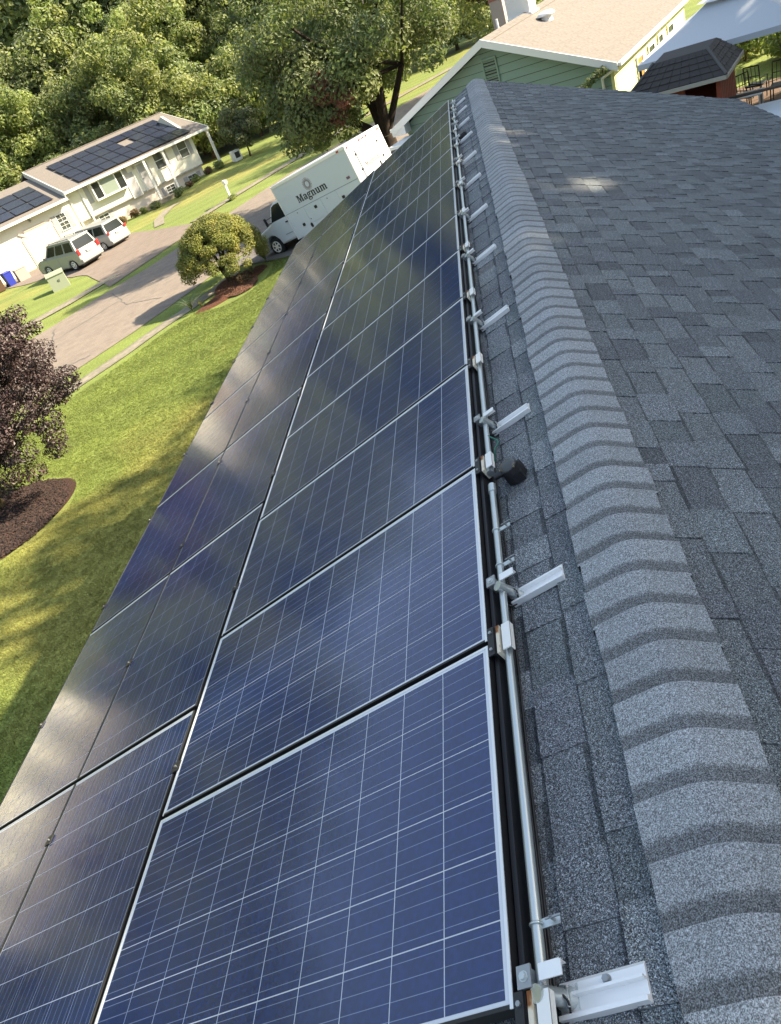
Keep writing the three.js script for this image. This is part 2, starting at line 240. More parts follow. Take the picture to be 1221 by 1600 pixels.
function shingleSlope(deck, dir, zs, exposure, limit, worldOf, stuffName) {
  const all = [];
  zs.forEach((zb, k) => {
    let x = U0 - 0.02 + R() * 0.1; const xe = U1 + 0.015; let hi = false;
    while (x < xe) {
      hi = !hi; const w = hi ? 0.09 + R() * 0.15 : 0.10 + R() * 0.18, x1 = Math.min(xe, x + w);
      const c = TONES[Math.floor(R() * TONES.length)], v = 0.87 + R() * 0.26, t = (hi ? 0.0150 : 0.0080) + R() * 0.0015;
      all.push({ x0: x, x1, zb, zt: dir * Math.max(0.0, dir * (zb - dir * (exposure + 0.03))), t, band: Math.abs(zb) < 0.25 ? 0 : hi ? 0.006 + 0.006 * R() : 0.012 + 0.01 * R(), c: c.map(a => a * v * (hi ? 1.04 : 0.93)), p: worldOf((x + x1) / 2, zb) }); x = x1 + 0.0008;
    }
  });
  camera.updateMatrixWorld(); camera.updateProjectionMatrix(); const mi = camera.matrixWorld.clone().invert();
  for (const s of all) { const q = s.p.clone().applyMatrix4(mi), n = s.p.clone().project(camera); s.d = q.z < 0 && Math.abs(n.x) < 1.05 && Math.abs(n.y) < 1.05 ? -q.z : 1e6 - q.z; }
  all.sort((a, b) => a.d - b.d);
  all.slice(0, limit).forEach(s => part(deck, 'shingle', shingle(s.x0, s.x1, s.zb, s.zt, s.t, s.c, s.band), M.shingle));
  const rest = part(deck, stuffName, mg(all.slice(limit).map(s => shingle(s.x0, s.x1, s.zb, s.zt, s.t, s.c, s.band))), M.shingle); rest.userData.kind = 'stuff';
}
const EX = 0.143;
{
  const vr = -0.470;                                     // ridge in panel coordinates
  const zs = []; for (let k = -2; k < 26; k++) { const s = (-0.08 + k * EX) - vr; if (s > 0.05 && s < 4.1) zs.push(-s); }
  shingleSlope(frontDeck, -1, zs, EX, 120, (u, z) => V3(RX, RY, 0).add(V3(cT * z, sT * z, -u)), 'shingles');
  const zr = []; for (let s = 0.11; s < 4.5; s += EX) zr.push(s);
  shingleSlope(rearDeck, 1, zr, EX, 175, (u, z) => V3(RX, RY, 0).add(V3(cT * z, -sT * z, -u)), 'shingles');
}
// ridge caps, each lapped over the next one away from us
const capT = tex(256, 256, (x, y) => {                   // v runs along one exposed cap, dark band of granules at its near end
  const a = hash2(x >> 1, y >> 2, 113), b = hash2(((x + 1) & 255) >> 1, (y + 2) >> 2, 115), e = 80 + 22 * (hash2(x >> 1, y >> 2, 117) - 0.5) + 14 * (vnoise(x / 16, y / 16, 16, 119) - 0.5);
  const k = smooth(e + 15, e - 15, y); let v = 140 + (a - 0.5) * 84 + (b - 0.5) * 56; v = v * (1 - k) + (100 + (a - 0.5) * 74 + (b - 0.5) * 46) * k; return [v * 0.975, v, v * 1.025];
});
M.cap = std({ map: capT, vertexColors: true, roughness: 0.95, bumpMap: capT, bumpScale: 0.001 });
{
  const prof = []; const W2 = 0.166; for (let i = 0; i <= 14; i++) { const s = -W2 + 2 * W2 * i / 14, a = Math.abs(s), r = 0.055; const y = a < r ? -sT * (a * a + r * r) / (2 * r) : -sT * a; prof.push([s * cT, y, s]); }
  for (let k = 0, u = -1.75; u < U1 - 0.02; u += 0.1405, k++) {
    const pos = [], uv = [], idx = [], w = (R() - 0.5) * 0.008, wob = 0.98 + R() * 0.035, sk = (R() - 0.5) * 0.005, n = prof.length, hN = 0.0295 + R() * 0.001, hF = 0.0325 + R() * 0.0012, ue = Math.min(u + 0.1405, U1 + 0.02), tone = 0.86 + R() * 0.2, uo = R();
    // near end lies low under the previous cap, far end is the proud butt edge
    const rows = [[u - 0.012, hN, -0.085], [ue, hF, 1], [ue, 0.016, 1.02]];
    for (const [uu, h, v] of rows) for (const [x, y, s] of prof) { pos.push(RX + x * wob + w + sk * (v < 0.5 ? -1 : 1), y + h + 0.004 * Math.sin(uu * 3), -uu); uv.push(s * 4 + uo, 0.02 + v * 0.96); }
    for (let r = 0; r < 2; r++) for (let i = 0; i < n - 1; i++) { const a = r * n + i; idx.push(a, a + 1, a + n, a + 1, a + n + 1, a + n); }
    const side = [[0, 1], [n - 1, -1]]; for (const [i, sg] of side) { const b = pos.length / 3; for (const r of [0, 1]) { const q = (r * n + i) * 3; pos.push(pos[q], pos[q + 1] - 0.022, pos[q + 2]); uv.push(uv[(r * n + i) * 2] - 0.02, uv[(r * n + i) * 2 + 1]); } idx.push(...(sg > 0 ? [i, i + n, b, b, i + n, b + 1] : [i, b, i + n, b, b + 1, i + n])); }
    let g = new THREE.BufferGeometry(); g.setAttribute('position', new THREE.Float32BufferAttribute(pos, 3)); g.setAttribute('uv', new THREE.Float32BufferAttribute(uv, 2)); g.setIndex(idx); g = strip(g); g.computeVertexNormals();
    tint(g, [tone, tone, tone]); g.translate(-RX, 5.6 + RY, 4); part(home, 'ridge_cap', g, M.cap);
  }
}
M.wallGrey = std({ color: lin(0.42, 0.44, 0.44), roughness: 0.8 });
M.roofTan = null;
{ // walls, soffit and gable ends under the roof, fascia along the eaves
  const yb = -0.3, xl = RX - 3.45, xr = RX + 3.85, zn = 5.0, zf = -12.3, ye = RY - 3.45 * Math.tan(TH) - 0.2;
  const wall = mg([bx(0.2, ye + 5.6 + 0.3, zn - zf, xl - RX, (ye + 5.6) / 2 - 0.15, (zn + zf) / 2 + 4), bx(0.2, ye + 5.6 + 0.1, zn - zf, xr - RX, (ye + 5.6) / 2 - 0.2, (zn + zf) / 2 + 4),
    ...[zn, zf].map(z => prism([[xl - RX, -0.3], [xr - RX, -0.3], [xr - RX, ye + 5.6 - 0.12], [0, RY + 5.6 - 0.2], [xl - RX, ye + 5.6 - 0.02]], 0.2).translate(0, 0, z + 3.9))]);
  part(home, 'wall', wall, M.wallGrey);
  for (const [q, z, w] of [[frontDeck, -4.06, 0.02], [rearDeck, 4.46, 0.02]]) part(q, 'fascia', bx(U1 - U0, 0.15, w, (U0 + U1) / 2, -0.09, z), M.white);
  for (const [q, z, l] of [[frontDeck, -2.03, 4.02], [rearDeck, 2.23, 4.42]]) part(q, 'rake_board', bx(0.025, 0.15, l, U1 + 0.0135, -0.09, z), M.white);
}

// ---------------------------------------------------------------- solar panels
const onFront = (o, u, h, v) => { o.quaternion.copy(qFront); o.position.set(-v * cT - h * sT, -v * sT + h * cT, -u); return o; };
const PW = 0.99, PL = 1.65, FW = 0.0085, FH = 0.04;
function panel(w, l, turned, single, label) {            // local: x along the ridge (w), z up the slope (l), top of the frame at y = 0
  const o = thing('solar_panel', label, 'solar panel', [0, 0, 0], 0, 'solar panels on the left slope of the shingled roof');
  const lip = (k, b, t, y) => k < 2 ? bx(w - 2 * b, t, FW - b, 0, y, (k ? -1 : 1) * (l / 2 - (FW + b) / 2)) : bx(FW - b, t, l - 2 * FW, (k === 2 ? 1 : -1) * (w / 2 - (FW + b) / 2), y, 0);
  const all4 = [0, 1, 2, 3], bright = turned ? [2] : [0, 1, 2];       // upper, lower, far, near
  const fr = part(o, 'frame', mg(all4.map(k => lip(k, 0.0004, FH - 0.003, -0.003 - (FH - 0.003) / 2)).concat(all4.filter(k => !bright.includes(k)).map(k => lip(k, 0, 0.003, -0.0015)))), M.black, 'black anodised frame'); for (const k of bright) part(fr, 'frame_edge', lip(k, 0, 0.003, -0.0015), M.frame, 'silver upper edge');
  const bs = bx(w - 2 * FW, 0.005, l - 2 * FW, 0, -0.0047, 0); part(o, 'backsheet', uvm(bs, 1), M.backsheet);
  const nx = w > l ? 10 : 6, nz = w > l ? 6 : 10, p = (w - 0.034) / nx, pq = (l - (turned ? 0.026 : 0.036)) / nz, c = p - 0.0034, cq = pq - 0.0034, list = [];
  for (let i = 0; i < nx; i++) for (let k = 0; k < nz; k++) {
    const px = (i - (nx - 1) / 2) * p, pz = (k - (nz - 1) / 2) * pq, g = new THREE.BoxGeometry(c, 0.0006, cq);
    const n = g.attributes.normal, u = g.attributes.uv, q = g.attributes.position, fx = R() < 0.5 ? 1 : -1, fz = R() < 0.5 ? 1 : -1; for (let a = 0; a < n.count; a++) if (n.getY(a) > 0.5) u.setXY(a, fx * q.getX(a) / c + 0.5, fz * q.getZ(a) / cq + 0.5); else u.setXY(a, 0.45, 0.45);
    g.translate(px, -0.0017, pz); list.push(g);
  }
  const m = turned ? M.cellTurned : M.cell;
  if (single) for (const g of list) part(o, 'solar_cell', g, m); else part(o, 'solar_cells', mg(list), m).userData.kind = 'stuff';
  return o;
}
const pTop = panel(PW, PL, false, true, 'x'), pTopFar = panel(PW, PL, false, false, 'x'), pLow = panel(PL, PW, true, true, 'x'), pLowFar = panel(PL, PW, true, false, 'x');
{
  const protos = new Set([pTop, pTopFar, pLow, pLowFar]);
  const use = (src, label) => { if (protos.has(src) && !src.userData.used) { src.userData.used = true; src.userData.label = label; return src; } const o = dup(src, label); delete o.userData.used; return o; };
  const placeP = (src, label, u, h, v) => { const o = use(src, label); onFront(o, u, h, v); return o; };
  for (let n = -1; n <= 11; n++) {
    const far = n > 4; const k = n + 1;
    const label = n === -1 ? 'nearest portrait solar panel of the top row, at the bottom of the picture' : n === 11 ? 'farthest portrait solar panel of the top row, at the far roof edge' : `portrait solar panel of the top row beside the ridge, ${ORD[k]} counted from the near end`;
    placeP(far ? pTopFar : pTop, label, (n + 0.5) * 1.01, 0, 0.826);
  }
  const pitch = 1.675, u0 = 0.572, ue = 12.02;
  for (const [row, v, nm] of [[0, 2.172, 'middle'], [1, 3.166, 'bottom']]) for (let m = -2; m < 6; m++) {
    const k = m + 3 - 1; const c = u0 + (m + 0.5) * pitch;
    const label = m === -2 ? `nearest landscape solar panel of the ${nm} row, cut off at the left of the picture` : `landscape solar panel of the ${nm} row, ${ORD[k]} counted from the near end`;
    placeP(m < 3 ? pLow : pLowFar, label, c, 0, v);
  }
  // the last stretch to the far edge in each lower row
  for (const o of [pTop, pTopFar, pLow, pLowFar]) delete o.userData.used;
  for (const [v, nm] of [[2.172, 'middle'], [3.166, 'bottom']]) { const o = dup(pLowFar, `farthest landscape solar panel of the ${nm} row, at the far roof edge`); onFront(o, u0 + 6.5 * pitch, 0, v); }
}
// clamps in the seams between the rows
{
  const cl = thing('panel_clamp', 'x', 'clamp', [0, 0, 0], 0, 'small dark clamps in the seams between the solar panels');
  part(cl, 'clamp_body', mg([bx(0.05, 0.006, 0.044, 0, 0.003, 0), bx(0.03, 0.05, 0.02, 0, -0.026, 0)]), M.black); part(cl, 'bolt', cyl(0.006, 0.006, 0.008, 6, 0, 0.009, 0), M.steel);
  let first = true; const lab = ['small dark clamp in the seam between the top and middle solar panel rows', 'small dark clamp in the seam between the middle and bottom solar panel rows', 'small clip on the lower edge of the bottom solar panel row'];
  for (const [v, i] of [[1.664, 0], [2.669, 1], [3.668, 2]]) for (let k = 0; k < 12; k++) { const u = -0.98 + k * 1.155 + 0.07; const o = first ? cl : dup(cl); first = false; tag(o, lab[i], 'clamp', ['clamps in the upper seam', 'clamps in the lower seam', 'clips on the lower panel edge'][i]); onFront(o, u, 0, v); }
}
// black rail, wires and conduit along the top edge
const ULEN = 13.8, UMID = 5.2;
{
  const r = solo('edge_rail', mg([bx(ULEN, 0.045, 0.014, 0, 0, 0), bx(ULEN, 0.006, 0.03, 0, -0.024, 0.01)]), M.black, 'long black rail under the upper edge of the solar panels', 'rail'); onFront(r, UMID, -0.048, -0.012);
  const w = []; for (let k = 0; k < 3; k++) { const pts = []; for (let u = -1.6; u <= 12; u += 0.3) pts.push(V3(u, -0.07 - k * 0.008 - 0.016 * R(), 0.026 + k * 0.006 + 0.01 * R())); w.push(pathTube(pts, 0.004, 150, 5)); }
  const cable = solo('cable_bundle', mg(w), M.black, 'black cables sagging between the panel edge and the conduit', 'cable'); onFront(cable, 0, 0, 0);
  const pipes = []; const u = [-1.9, 0.9]; const c = solo('conduit', mg([tube(V3(-2, -0.035, 0), V3(0.86, -0.035, 0), 0.0125, 0.0125, 14), tube(V3(0.95, -0.035, 0), V3(12, -0.035, 0), 0.0125, 0.0125, 14), tube(V3(0.81, -0.035, 0), V3(0.86, -0.035, 0), 0.0165, 0.0165, 14), tube(V3(0.95, -0.035, 0), V3(0.99, -0.035, 0), 0.0165, 0.0165, 14)]), M.galv, 'long galvanised conduit pipe running along the upper edge of the solar panels', 'conduit'); onFront(c, 0, 0, -0.052);
  for (const [uu, d] of [[-0.84, 'nearest the camera'], [0.36, 'above the second roof mount'], [0.56, 'just nearer than the black junction box']]) {
    const s = thing('conduit_strap', `small galvanised strap and screw on the conduit, ${d}`, 'pipe strap'); part(s, 'strap', mg([new THREE.TorusGeometry(0.0145, 0.003, 6, 14).rotateY(Math.PI / 2), bx(0.02, 0.003, 0.05, 0, -0.003, 0.034)]), M.galv); part(s, 'screw', mg([tube(V3(0, -0.02, 0.045), V3(0, 0.015, 0.045), 0.004), bx(0.004, 0.004, 0.04, 0, 0.013, 0.05)]), M.steel); onFront(s, uu, -0.035, -0.052);
  }
}
// roof mounts: a ribbed channel on the shingles, a post up to the rail, a clip at its top
{
  const mount = thing('roof_mount', 'x', 'roof mount', [0, 0, 0], 0, 'aluminium roof mounts along the upper edge of the solar panels');
  const sh = [[-0.037, 0], [0.037, 0], [0.037, 0.006], [0.030, 0.011], [0.008, 0.011], [0.008, 0.028], [0.002, 0.028], [0.002, 0.011], [-0.024, 0.011], [-0.028, 0.024], [-0.037, 0.024]];
  part(mount, 'channel', prism(sh, 0.20, 0.0012).translate(0, -0.1, 0.055), M.alu);
  const post = part(mount, 'post', mg([tube(V3(0.004, -0.092, 0.078), V3(-0.008, -0.004, 0.052), 0.0175, 0.0175, 16), tube(V3(0.004, -0.094, 0.078), V3(0.001, -0.072, 0.072), 0.023, 0.023, 16), bx(0.05, 0.006, 0.046, 0.004, -0.092, 0.078)]), M.galv);
  part(post, 'bolt', mg([tube(V3(0.02, -0.07, 0.086), V3(-0.02, -0.07, 0.086), 0.005), tube(V3(-0.028, -0.02, 0.058), V3(0.012, -0.02, 0.058), 0.006, 0.006, 6)]), M.steel);
  const cp = part(mount, 'clip', mg([bx(0.03, 0.0035, 0.055, 0.030, -0.010, 0.088), bx(0.03, 0.030, 0.0035, 0.030, -0.026, 0.0605), bx(0.003, 0.026, 0.05, 0.046, -0.022, 0.086)]), M.alu);
  part(cp, 'rail_block', mg([bx(0.034, 0.04, 0.024, 0.026, -0.024, 0.03), bx(0.044, 0.006, 0.034, 0.026, -0.002, 0.03)]), M.steel); part(cp, 'bolt', mg([cyl(0.008, 0.008, 0.007, 6, 0.026, 0.0045, 0.03), cyl(0.011, 0.011, 0.002, 14, 0.026, 0.0015, 0.03)]), M.galv);
  part(mount, 'wire', pathTube([V3(-0.02, -0.05, 0.03), V3(-0.045, -0.075, 0.05), V3(-0.035, -0.09, 0.07), V3(-0.01, -0.06, 0.09), V3(0.015, -0.045, 0.06)], 0.0026, 18, 5), M.black);
  part(mount, 'bolt', mg([cyl(0.0075, 0.0075, 0.010, 6, 0.02, -0.084, 0.17), cyl(0.010, 0.010, 0.003, 14, 0.02, -0.0885, 0.17)]), M.steel);
  const us = [-0.975, 0.24, 1.37, 2.59, 3.80, 4.95, 6.14, 7.25, 8.49, 9.58, 10.68, 11.55];
  us.forEach((u, i) => { const lab = i === 0 ? 'nearest aluminium roof mount, with a bolted ribbed channel, at the bottom right of the panels' : i === 11 ? 'farthest aluminium roof mount, by the far end of the ridge' : `aluminium roof mount beside the ridge, ${ORD[i]} counted from the near end`; const o = i ? dup(mount, lab) : mount; o.userData.label = lab; onFront(o, u, 0, 0); });
  // splice brackets where two panels meet
  const sp = thing('splice_bracket', 'x', 'bracket', [0, 0, 0], 0, 'white topped brackets where two top row panels meet');
  part(sp, 'black_plate', mg([bx(0.115, 0.006, 0.022, 0, -0.004, 0.012), bx(0.115, 0.05, 0.004, 0, -0.032, 0.024)]), M.black);
  part(sp, 'web', uvm(bx(0.112, 0.05, 0.012, 0, -0.03, 0.036), 3), M.web, 'rust stained web');
  part(sp, 'flange', mg([bx(0.105, 0.004, 0.03, 0, -0.008, 0.066), bx(0.105, 0.02, 0.003, 0, -0.018, 0.0795)]), M.white);
  for (const dx of [-0.035, 0.035]) part(sp, 'bolt', cyl(0.006, 0.006, 0.006, 6, dx, 0.001, 0.012), M.steel);
  for (let n = -1; n <= 11; n++) { const u = n === -1 ? -1.03 : n * 1.01; const lab = n === -1 ? 'white topped bracket at the near bottom corner of the nearest solar panel' : `white topped bracket at the ${ORD[n]} joint between top row panels, counted from the near end`; const o = n === -1 ? sp : dup(sp, lab); o.userData.label = lab; onFront(o, u, 0, 0); }
  // black junction box with its elbow, and the smaller box further along
  const jb = thing('junction_box', 'black octagonal junction box with a domed elbow beside the ridge, on the conduit', 'junction box');
  part(jb, 'box_body', mg([new THREE.CylinderGeometry(0.05, 0.058, 0.075, 8).translate(0, -0.06, 0), bx(0.11, 0.05, 0.05, 0, -0.075, 0.02)]), M.black); part(jb, 'dome', new THREE.SphereGeometry(0.046, 16, 8, 0, 6.283, 0, 1.57).scale(1, 0.6, 1).translate(0, -0.023, 0), std({ color: lin(0.05, 0.055, 0.06), roughness: 0.35 }));
  part(jb, 'elbow', pathTube([V3(0, -0.035, -0.085), V3(0, -0.035, -0.06), V3(0, -0.045, -0.03)], 0.018, 10, 10), M.black); for (const [a, b] of [[0.04, 0.02], [-0.035, 0.03], [0, -0.045]]) part(jb, 'screw', cyl(0.004, 0.004, 0.006, 6, a, -0.02, b), std({ color: lin(0.5, 0.42, 0.25), metalness: 0.7, roughness: 0.4 }));
  jb.scale.setScalar(0.86); onFront(jb, 0.915, -0.012, -0.14);
  const sb = thing('flat_junction_box', 'small flat black junction box beside the ninth roof mount', 'junction box'); part(sb, 'box_body', rb(0.2, 0.05, 0.12, 0.008, 0, -0.07, 0), M.black); part(sb, 'lid', rb(0.19, 0.008, 0.11, 0.003, 0, -0.042, 0), M.black); onFront(sb, 8.7, 0, -0.12);
  const gw = solo('ground_wire', pathTube([V3(1.24, -0.03, 0.06), V3(1.2, -0.06, 0.09), V3(1.13, -0.05, 0.075), V3(1.1, -0.085, 0.05)], 0.004, 20, 5), std({ color: lin(0.02, 0.14, 0.10), roughness: 0.5 }), 'short green ground wire loop below the third roof mount', 'wire'); onFront(gw, 0, 0, 0);
}

// ---------------------------------------------------------------- houses
const roofTan = tex(512, 512, (x, y) => { const row = Math.floor(y / 20), a = hash2(Math.floor((x + (row % 2) * 13) / 26), row, 121), b = hash2(x, y, 123), e = y % 20 < 2 ? -22 : 0; const v = 176 + (a - 0.5) * 26 + (b - 0.5) * 30 + e; return [v, v * 0.955, v * 0.91]; });
M.roofTan = std({ map: roofTan, color: lin(0.37, 0.36, 0.36), roughness: 0.95 });
M.cream = std({ color: lin(0.74, 0.71, 0.61), roughness: 0.7 });
M.creamLow = std({ color: lin(0.70, 0.62, 0.53), roughness: 0.8 });
M.trim = std({ color: lin(0.74, 0.73, 0.70), roughness: 0.5 });
M.shutter = std({ color: lin(0.36, 0.35, 0.35), roughness: 0.6 });
M.doorGrey = std({ color: lin(0.40, 0.39, 0.40), roughness: 0.5 });
M.garage = std({ color: lin(0.62, 0.52, 0.44), roughness: 0.6 });
M.arrayCell = std({ color: lin(0.022, 0.027, 0.055), roughness: 0.2 });
M.darkLine = std({ color: lin(0.14, 0.14, 0.15), roughness: 0.8 });
// a window: frame, glass, mullions, optional shutters; faces +z, origin at its centre on the wall
function windowUnit(p, x, y, z, w, h, o = {}) {
  const f = 0.06, frame = part(p, 'window', mg([bx(w + 2 * f, f, 0.06, x, y + h / 2 + f / 2, z + 0.03), bx(w + 2 * f, f, 0.09, x, y - h / 2 - f / 2, z + 0.045), bx(f, h, 0.06, x - w / 2 - f / 2, y, z + 0.03), bx(f, h, 0.06, x + w / 2 + f / 2, y, z + 0.03), ...(o.plain ? [] : [bx(w, 0.05, 0.045, x, y, z + 0.0225)]), ...(o.grid ? [bx(0.025, h, 0.04, x, y, z + 0.0215), ...[-0.25, 0.25].map(k => bx(w, 0.025, 0.036, x, y + k * h, z + 0.019))] : [])]), M.trim);
  part(frame, 'pane', bx(w, h, 0.02, x, y, z + 0.002), o.glass || M.glassHouse);
  if (o.shutters) for (const s of [-1, 1]) { if (o.shutters === 'right' && s < 0) continue; part(p, 'shutter', mg([bx(0.4, h + 0.12, 0.035, x + s * (w / 2 + 0.28), y, z + 0.018), bx(0.3, h / 2 - 0.08, 0.02, x + s * (w / 2 + 0.28), y + h / 4 - 0.01, z + 0.04), bx(0.3, h / 2 - 0.08, 0.02, x + s * (w / 2 + 0.28), y - h / 4 + 0.01, z + 0.04)]), M.shutter); }
  return frame;
}
const roofSlab = (x0, x1, zf, yf, zr, yr, zb, yb, t = 0.16) => mg([hexa([[x0, yf - t, zf], [x1, yf - t, zf], [x1, yr - t, zr], [x0, yr - t, zr]], [[x0, yf, zf], [x1, yf, zf], [x1, yr, zr], [x0, yr, zr]]), hexa([[x0, yr - t, zr], [x1, yr - t, zr], [x1, yb - t, zb], [x0, yb - t, zb]], [[x0, yr, zr], [x1, yr, zr], [x1, yb, zb], [x0, yb, zb]])]);
const slopeUv = g => { g = uvm(g, 0.65); return g; };
{ // the white raised ranch across the street; local x along the front, z towards the street, y = 0 at the main eave
  const Y0 = -2.188, h = thing('white_house', 'long white house with tan roof and dark solar panels across the street', 'house', [-22.70, -6.3, -71.20], 43.66 * Math.PI / 180), g = 6.3 + Y0;
  const Rr = 2.25, D = 8.6;
  const rf = part(h, 'roof', slopeUv(roofSlab(-14.5, 0.1, 0, g, -D, g + Rr, -13.5, g + 0.9)), M.roofTan, 'higher main roof, tan shingles');
  part(h, 'roof', slopeUv(roofSlab(-23, -14.5, 0.1, g - 0.42, -7.6, g + 1.62, -12.5, g + 0.3)), M.roofTan, 'lower garage roof, tan shingles');
  part(rf, 'ridge_cap', mg([bx(14.6, 0.06, 0.35, -7.2, g + Rr + 0.01, -D)]), M.roofTan);
  part(h, 'fascia', mg([bx(14.6, 0.2, 0.05, -7.2, g - 0.1, 0.027), bx(8.5, 0.2, 0.05, -18.75, g - 0.52, 0.128)]), M.trim);
  part(h, 'rake_board', mg([hexa([[-14.56, g - 0.42, 0.02], [-14.5, g - 0.42, 0.02], [-14.5, g + Rr - 0.42, -D], [-14.56, g + Rr - 0.42, -D]], [[-14.56, g + 0.04, 0.02], [-14.5, g + 0.04, 0.02], [-14.5, g + Rr + 0.04, -D], [-14.56, g + Rr + 0.04, -D]]), hexa([[0.1, g - 0.24, 0.02], [0.14, g - 0.24, 0.02], [0.14, g + Rr - 0.24, -D], [0.1, g + Rr - 0.24, -D]], [[0.1, g + 0.03, 0.02], [0.14, g + 0.03, 0.02], [0.14, g + Rr + 0.03, -D], [0.1, g + Rr + 0.03, -D]])]), M.trim, 'white step between the two roofs');
  // walls: upper storey overhangs a little
  const fy = g - 2.55;
  part(h, 'wall', mg([prism([[-14.4, fy], [-1.5, fy], [-1.5, g - 0.15], [-14.4, g - 0.15]], 11.5).translate(0, 0, -12.3), prism([[-0.8 - 12.3, g - 0.2], [-0.8, g - 0.2], [-0.8 - 7.6, g + Rr - 0.25]], 0.2).rotateY(Math.PI / 2).translate(-1.7, 0, -13.1 + 0)]), M.cream, 'cream upper wall');
  part(h, 'wall', bx(12.7, fy + 0.9, 11, -7.95, fy / 2 - 0.45, -6.6), M.creamLow, 'pinkish lower wall');
  part(h, 'wall', bx(8.3, g - 0.6 + 0.9, 11.2, -18.6, (g - 0.6) / 2 - 0.45, -6.2), M.cream, 'cream garage wall');
  part(h, 'sill_shadow_board', bx(12.9, 0.09, 0.03, -7.95, fy - 0.04, -0.79), M.shutter);
  const zw = -0.80;
  windowUnit(h, -2.75, g - 0.85, zw, 0.85, 1.25, { shutters: true }); windowUnit(h, -5.3, g - 0.85, zw, 0.85, 1.25, { shutters: 'right' });
  windowUnit(h, -2.9, fy - 0.95, -1.1, 0.85, 0.9, { shutters: true, grid: true }); windowUnit(h, -5.3, fy - 0.95, -1.1, 0.85, 0.9, { shutters: true, grid: true });
  windowUnit(h, -12.1, fy - 0.75, -1.1, 0.9, 0.9, { shutters: true, grid: true });
  // bay window
  const bay = part(h, 'bay_window', mg([bx(3.1, 0.12, 0.5, -10.6, g - 1.62, zw + 0.25), bx(3.1, 0.10, 0.5, -10.6, g - 0.26, zw + 0.25), ...[-12.1, -11.35, -9.85, -9.1].map(x => bx(0.1, 1.3, 0.45, x, g - 0.94, zw + 0.22))]), M.trim);
  part(bay, 'pane', bx(1.4, 1.24, 0.03, -10.6, g - 0.94, zw + 0.42), std({ color: lin(0.22, 0.26, 0.22), roughness: 0.2 })); for (const x of [-11.72, -9.48]) { part(bay, 'pane', bx(0.64, 1.24, 0.03, x, g - 0.94, zw + 0.38), M.glassDark); }
  for (const x of [-12.5, -8.7]) part(h, 'shutter', bx(0.42, 1.45, 0.04, x, g - 0.94, zw + 0.02), M.shutter);
  // entry: door, side door, posts, light
  const d = part(h, 'front_door', mg([bx(1.0, 2.15, 0.07, -7.0, g - 1.55, zw + 0.03)]), M.doorGrey); part(d, 'door_frame', mg([bx(0.1, 2.3, 0.09, -7.57, g - 1.5, zw + 0.045), bx(0.1, 2.3, 0.09, -6.43, g - 1.5, zw + 0.045), bx(1.24, 0.12, 0.1, -7, g - 0.4, zw + 0.05)]), M.trim); part(d, 'handle', new THREE.SphereGeometry(0.05, 8, 6).translate(-7.38, g - 1.6, zw + 0.1), M.steel);
  const d2 = part(h, 'storm_door', bx(0.8, 2.0, 0.05, -8.5, g - 1.75, zw + 0.025), M.doorGrey); part(d2, 'door_frame', mg([bx(0.08, 2.1, 0.07, -8.95, g - 1.7, zw + 0.036), bx(0.08, 2.1, 0.07, -8.05, g - 1.7, zw + 0.036)]), M.trim);
  part(h, 'wall_lamp', mg([cyl(0.06, 0.09, 0.22, 8, -7.85, g - 0.55, zw + 0.16), bx(0.1, 0.05, 0.16, -7.85, g - 0.46, zw + 0.08)]), M.shutter);
  for (const [x, L] of [[-0.1, 3.7], [-4.95, 3.9], [-6.95, 4.0]]) part(h, 'post', mg([bx(0.2, L, 0.2, x, g - 0.2 - L / 2, -0.2), bx(0.27, 0.16, 0.27, x, g - 0.25, -0.2), bx(0.27, 0.2, 0.27, x, g - 0.1 - L, -0.2)]), M.trim);
  part(h, 'porch', bx(3.4, 0.9, 1.0, -7.1, g - 4.1, -0.3), M.concrete);
  part(h, 'downspout', mg([bx(0.12, 3.2, 0.1, -14.2, g - 1.75, -0.72), bx(0.12, 3.2, 0.1, -13.1, g - 1.75, -0.72)]), M.trim);
  // garage front
  const gz = -0.6, gt = g - 1.45, gb = -0.55;
  const gd = part(h, 'garage_door', prism([[-19.4, gb], [-16.5, gb], [-16.5, gt - 0.45], [-17.05, gt], [-18.85, gt], [-19.4, gt - 0.45]], 0.08).translate(0, 0, gz - 0.02), M.garage); for (let k = 1; k < 5; k++) part(gd, 'door_panel', bx(2.7, (gt - gb - 0.4) / 4 - 0.05, 0.02, -17.95, gb + (k - 0.5) * (gt - gb - 0.35) / 4, gz + 0.069), M.garage);
  part(h, 'garage_trim', mg([bx(1.95, 0.1, 0.1, -17.95, gt + 0.05, gz + 0.055), bx(0.1, 0.75, 0.1, 0, 0, 0, 0, 0, -0.88).translate(-16.75, gt - 0.2, gz + 0.055), bx(0.1, 0.75, 0.1, 0, 0, 0, 0, 0, 0.88).translate(-19.15, gt - 0.2, gz + 0.055), bx(0.1, gt - gb - 0.4, 0.1, -16.45, (gt + gb - 0.45) / 2, gz + 0.055)]), std({ color: lin(0.62, 0.45, 0.38), roughness: 0.6 }));
  windowUnit(h, -15.6, g - 1.95, gz, 0.75, 1.2, { grid: true, shutters: true });
  part(h, 'flood_lamp', mg([new THREE.SphereGeometry(0.1, 8, 6).translate(-18.0, gt + 0.55, gz + 0.14), bx(0.14, 0.14, 0.12, -18.0, gt + 0.62, gz + 0.06)]), M.shutter);
  // solar panels on that roof
  const tilt = Math.atan2(Rr, D), rowL = 1.70, base = new THREE.Vector3(-22.70, Y0, -71.20), ry = 43.66 * Math.PI / 180;
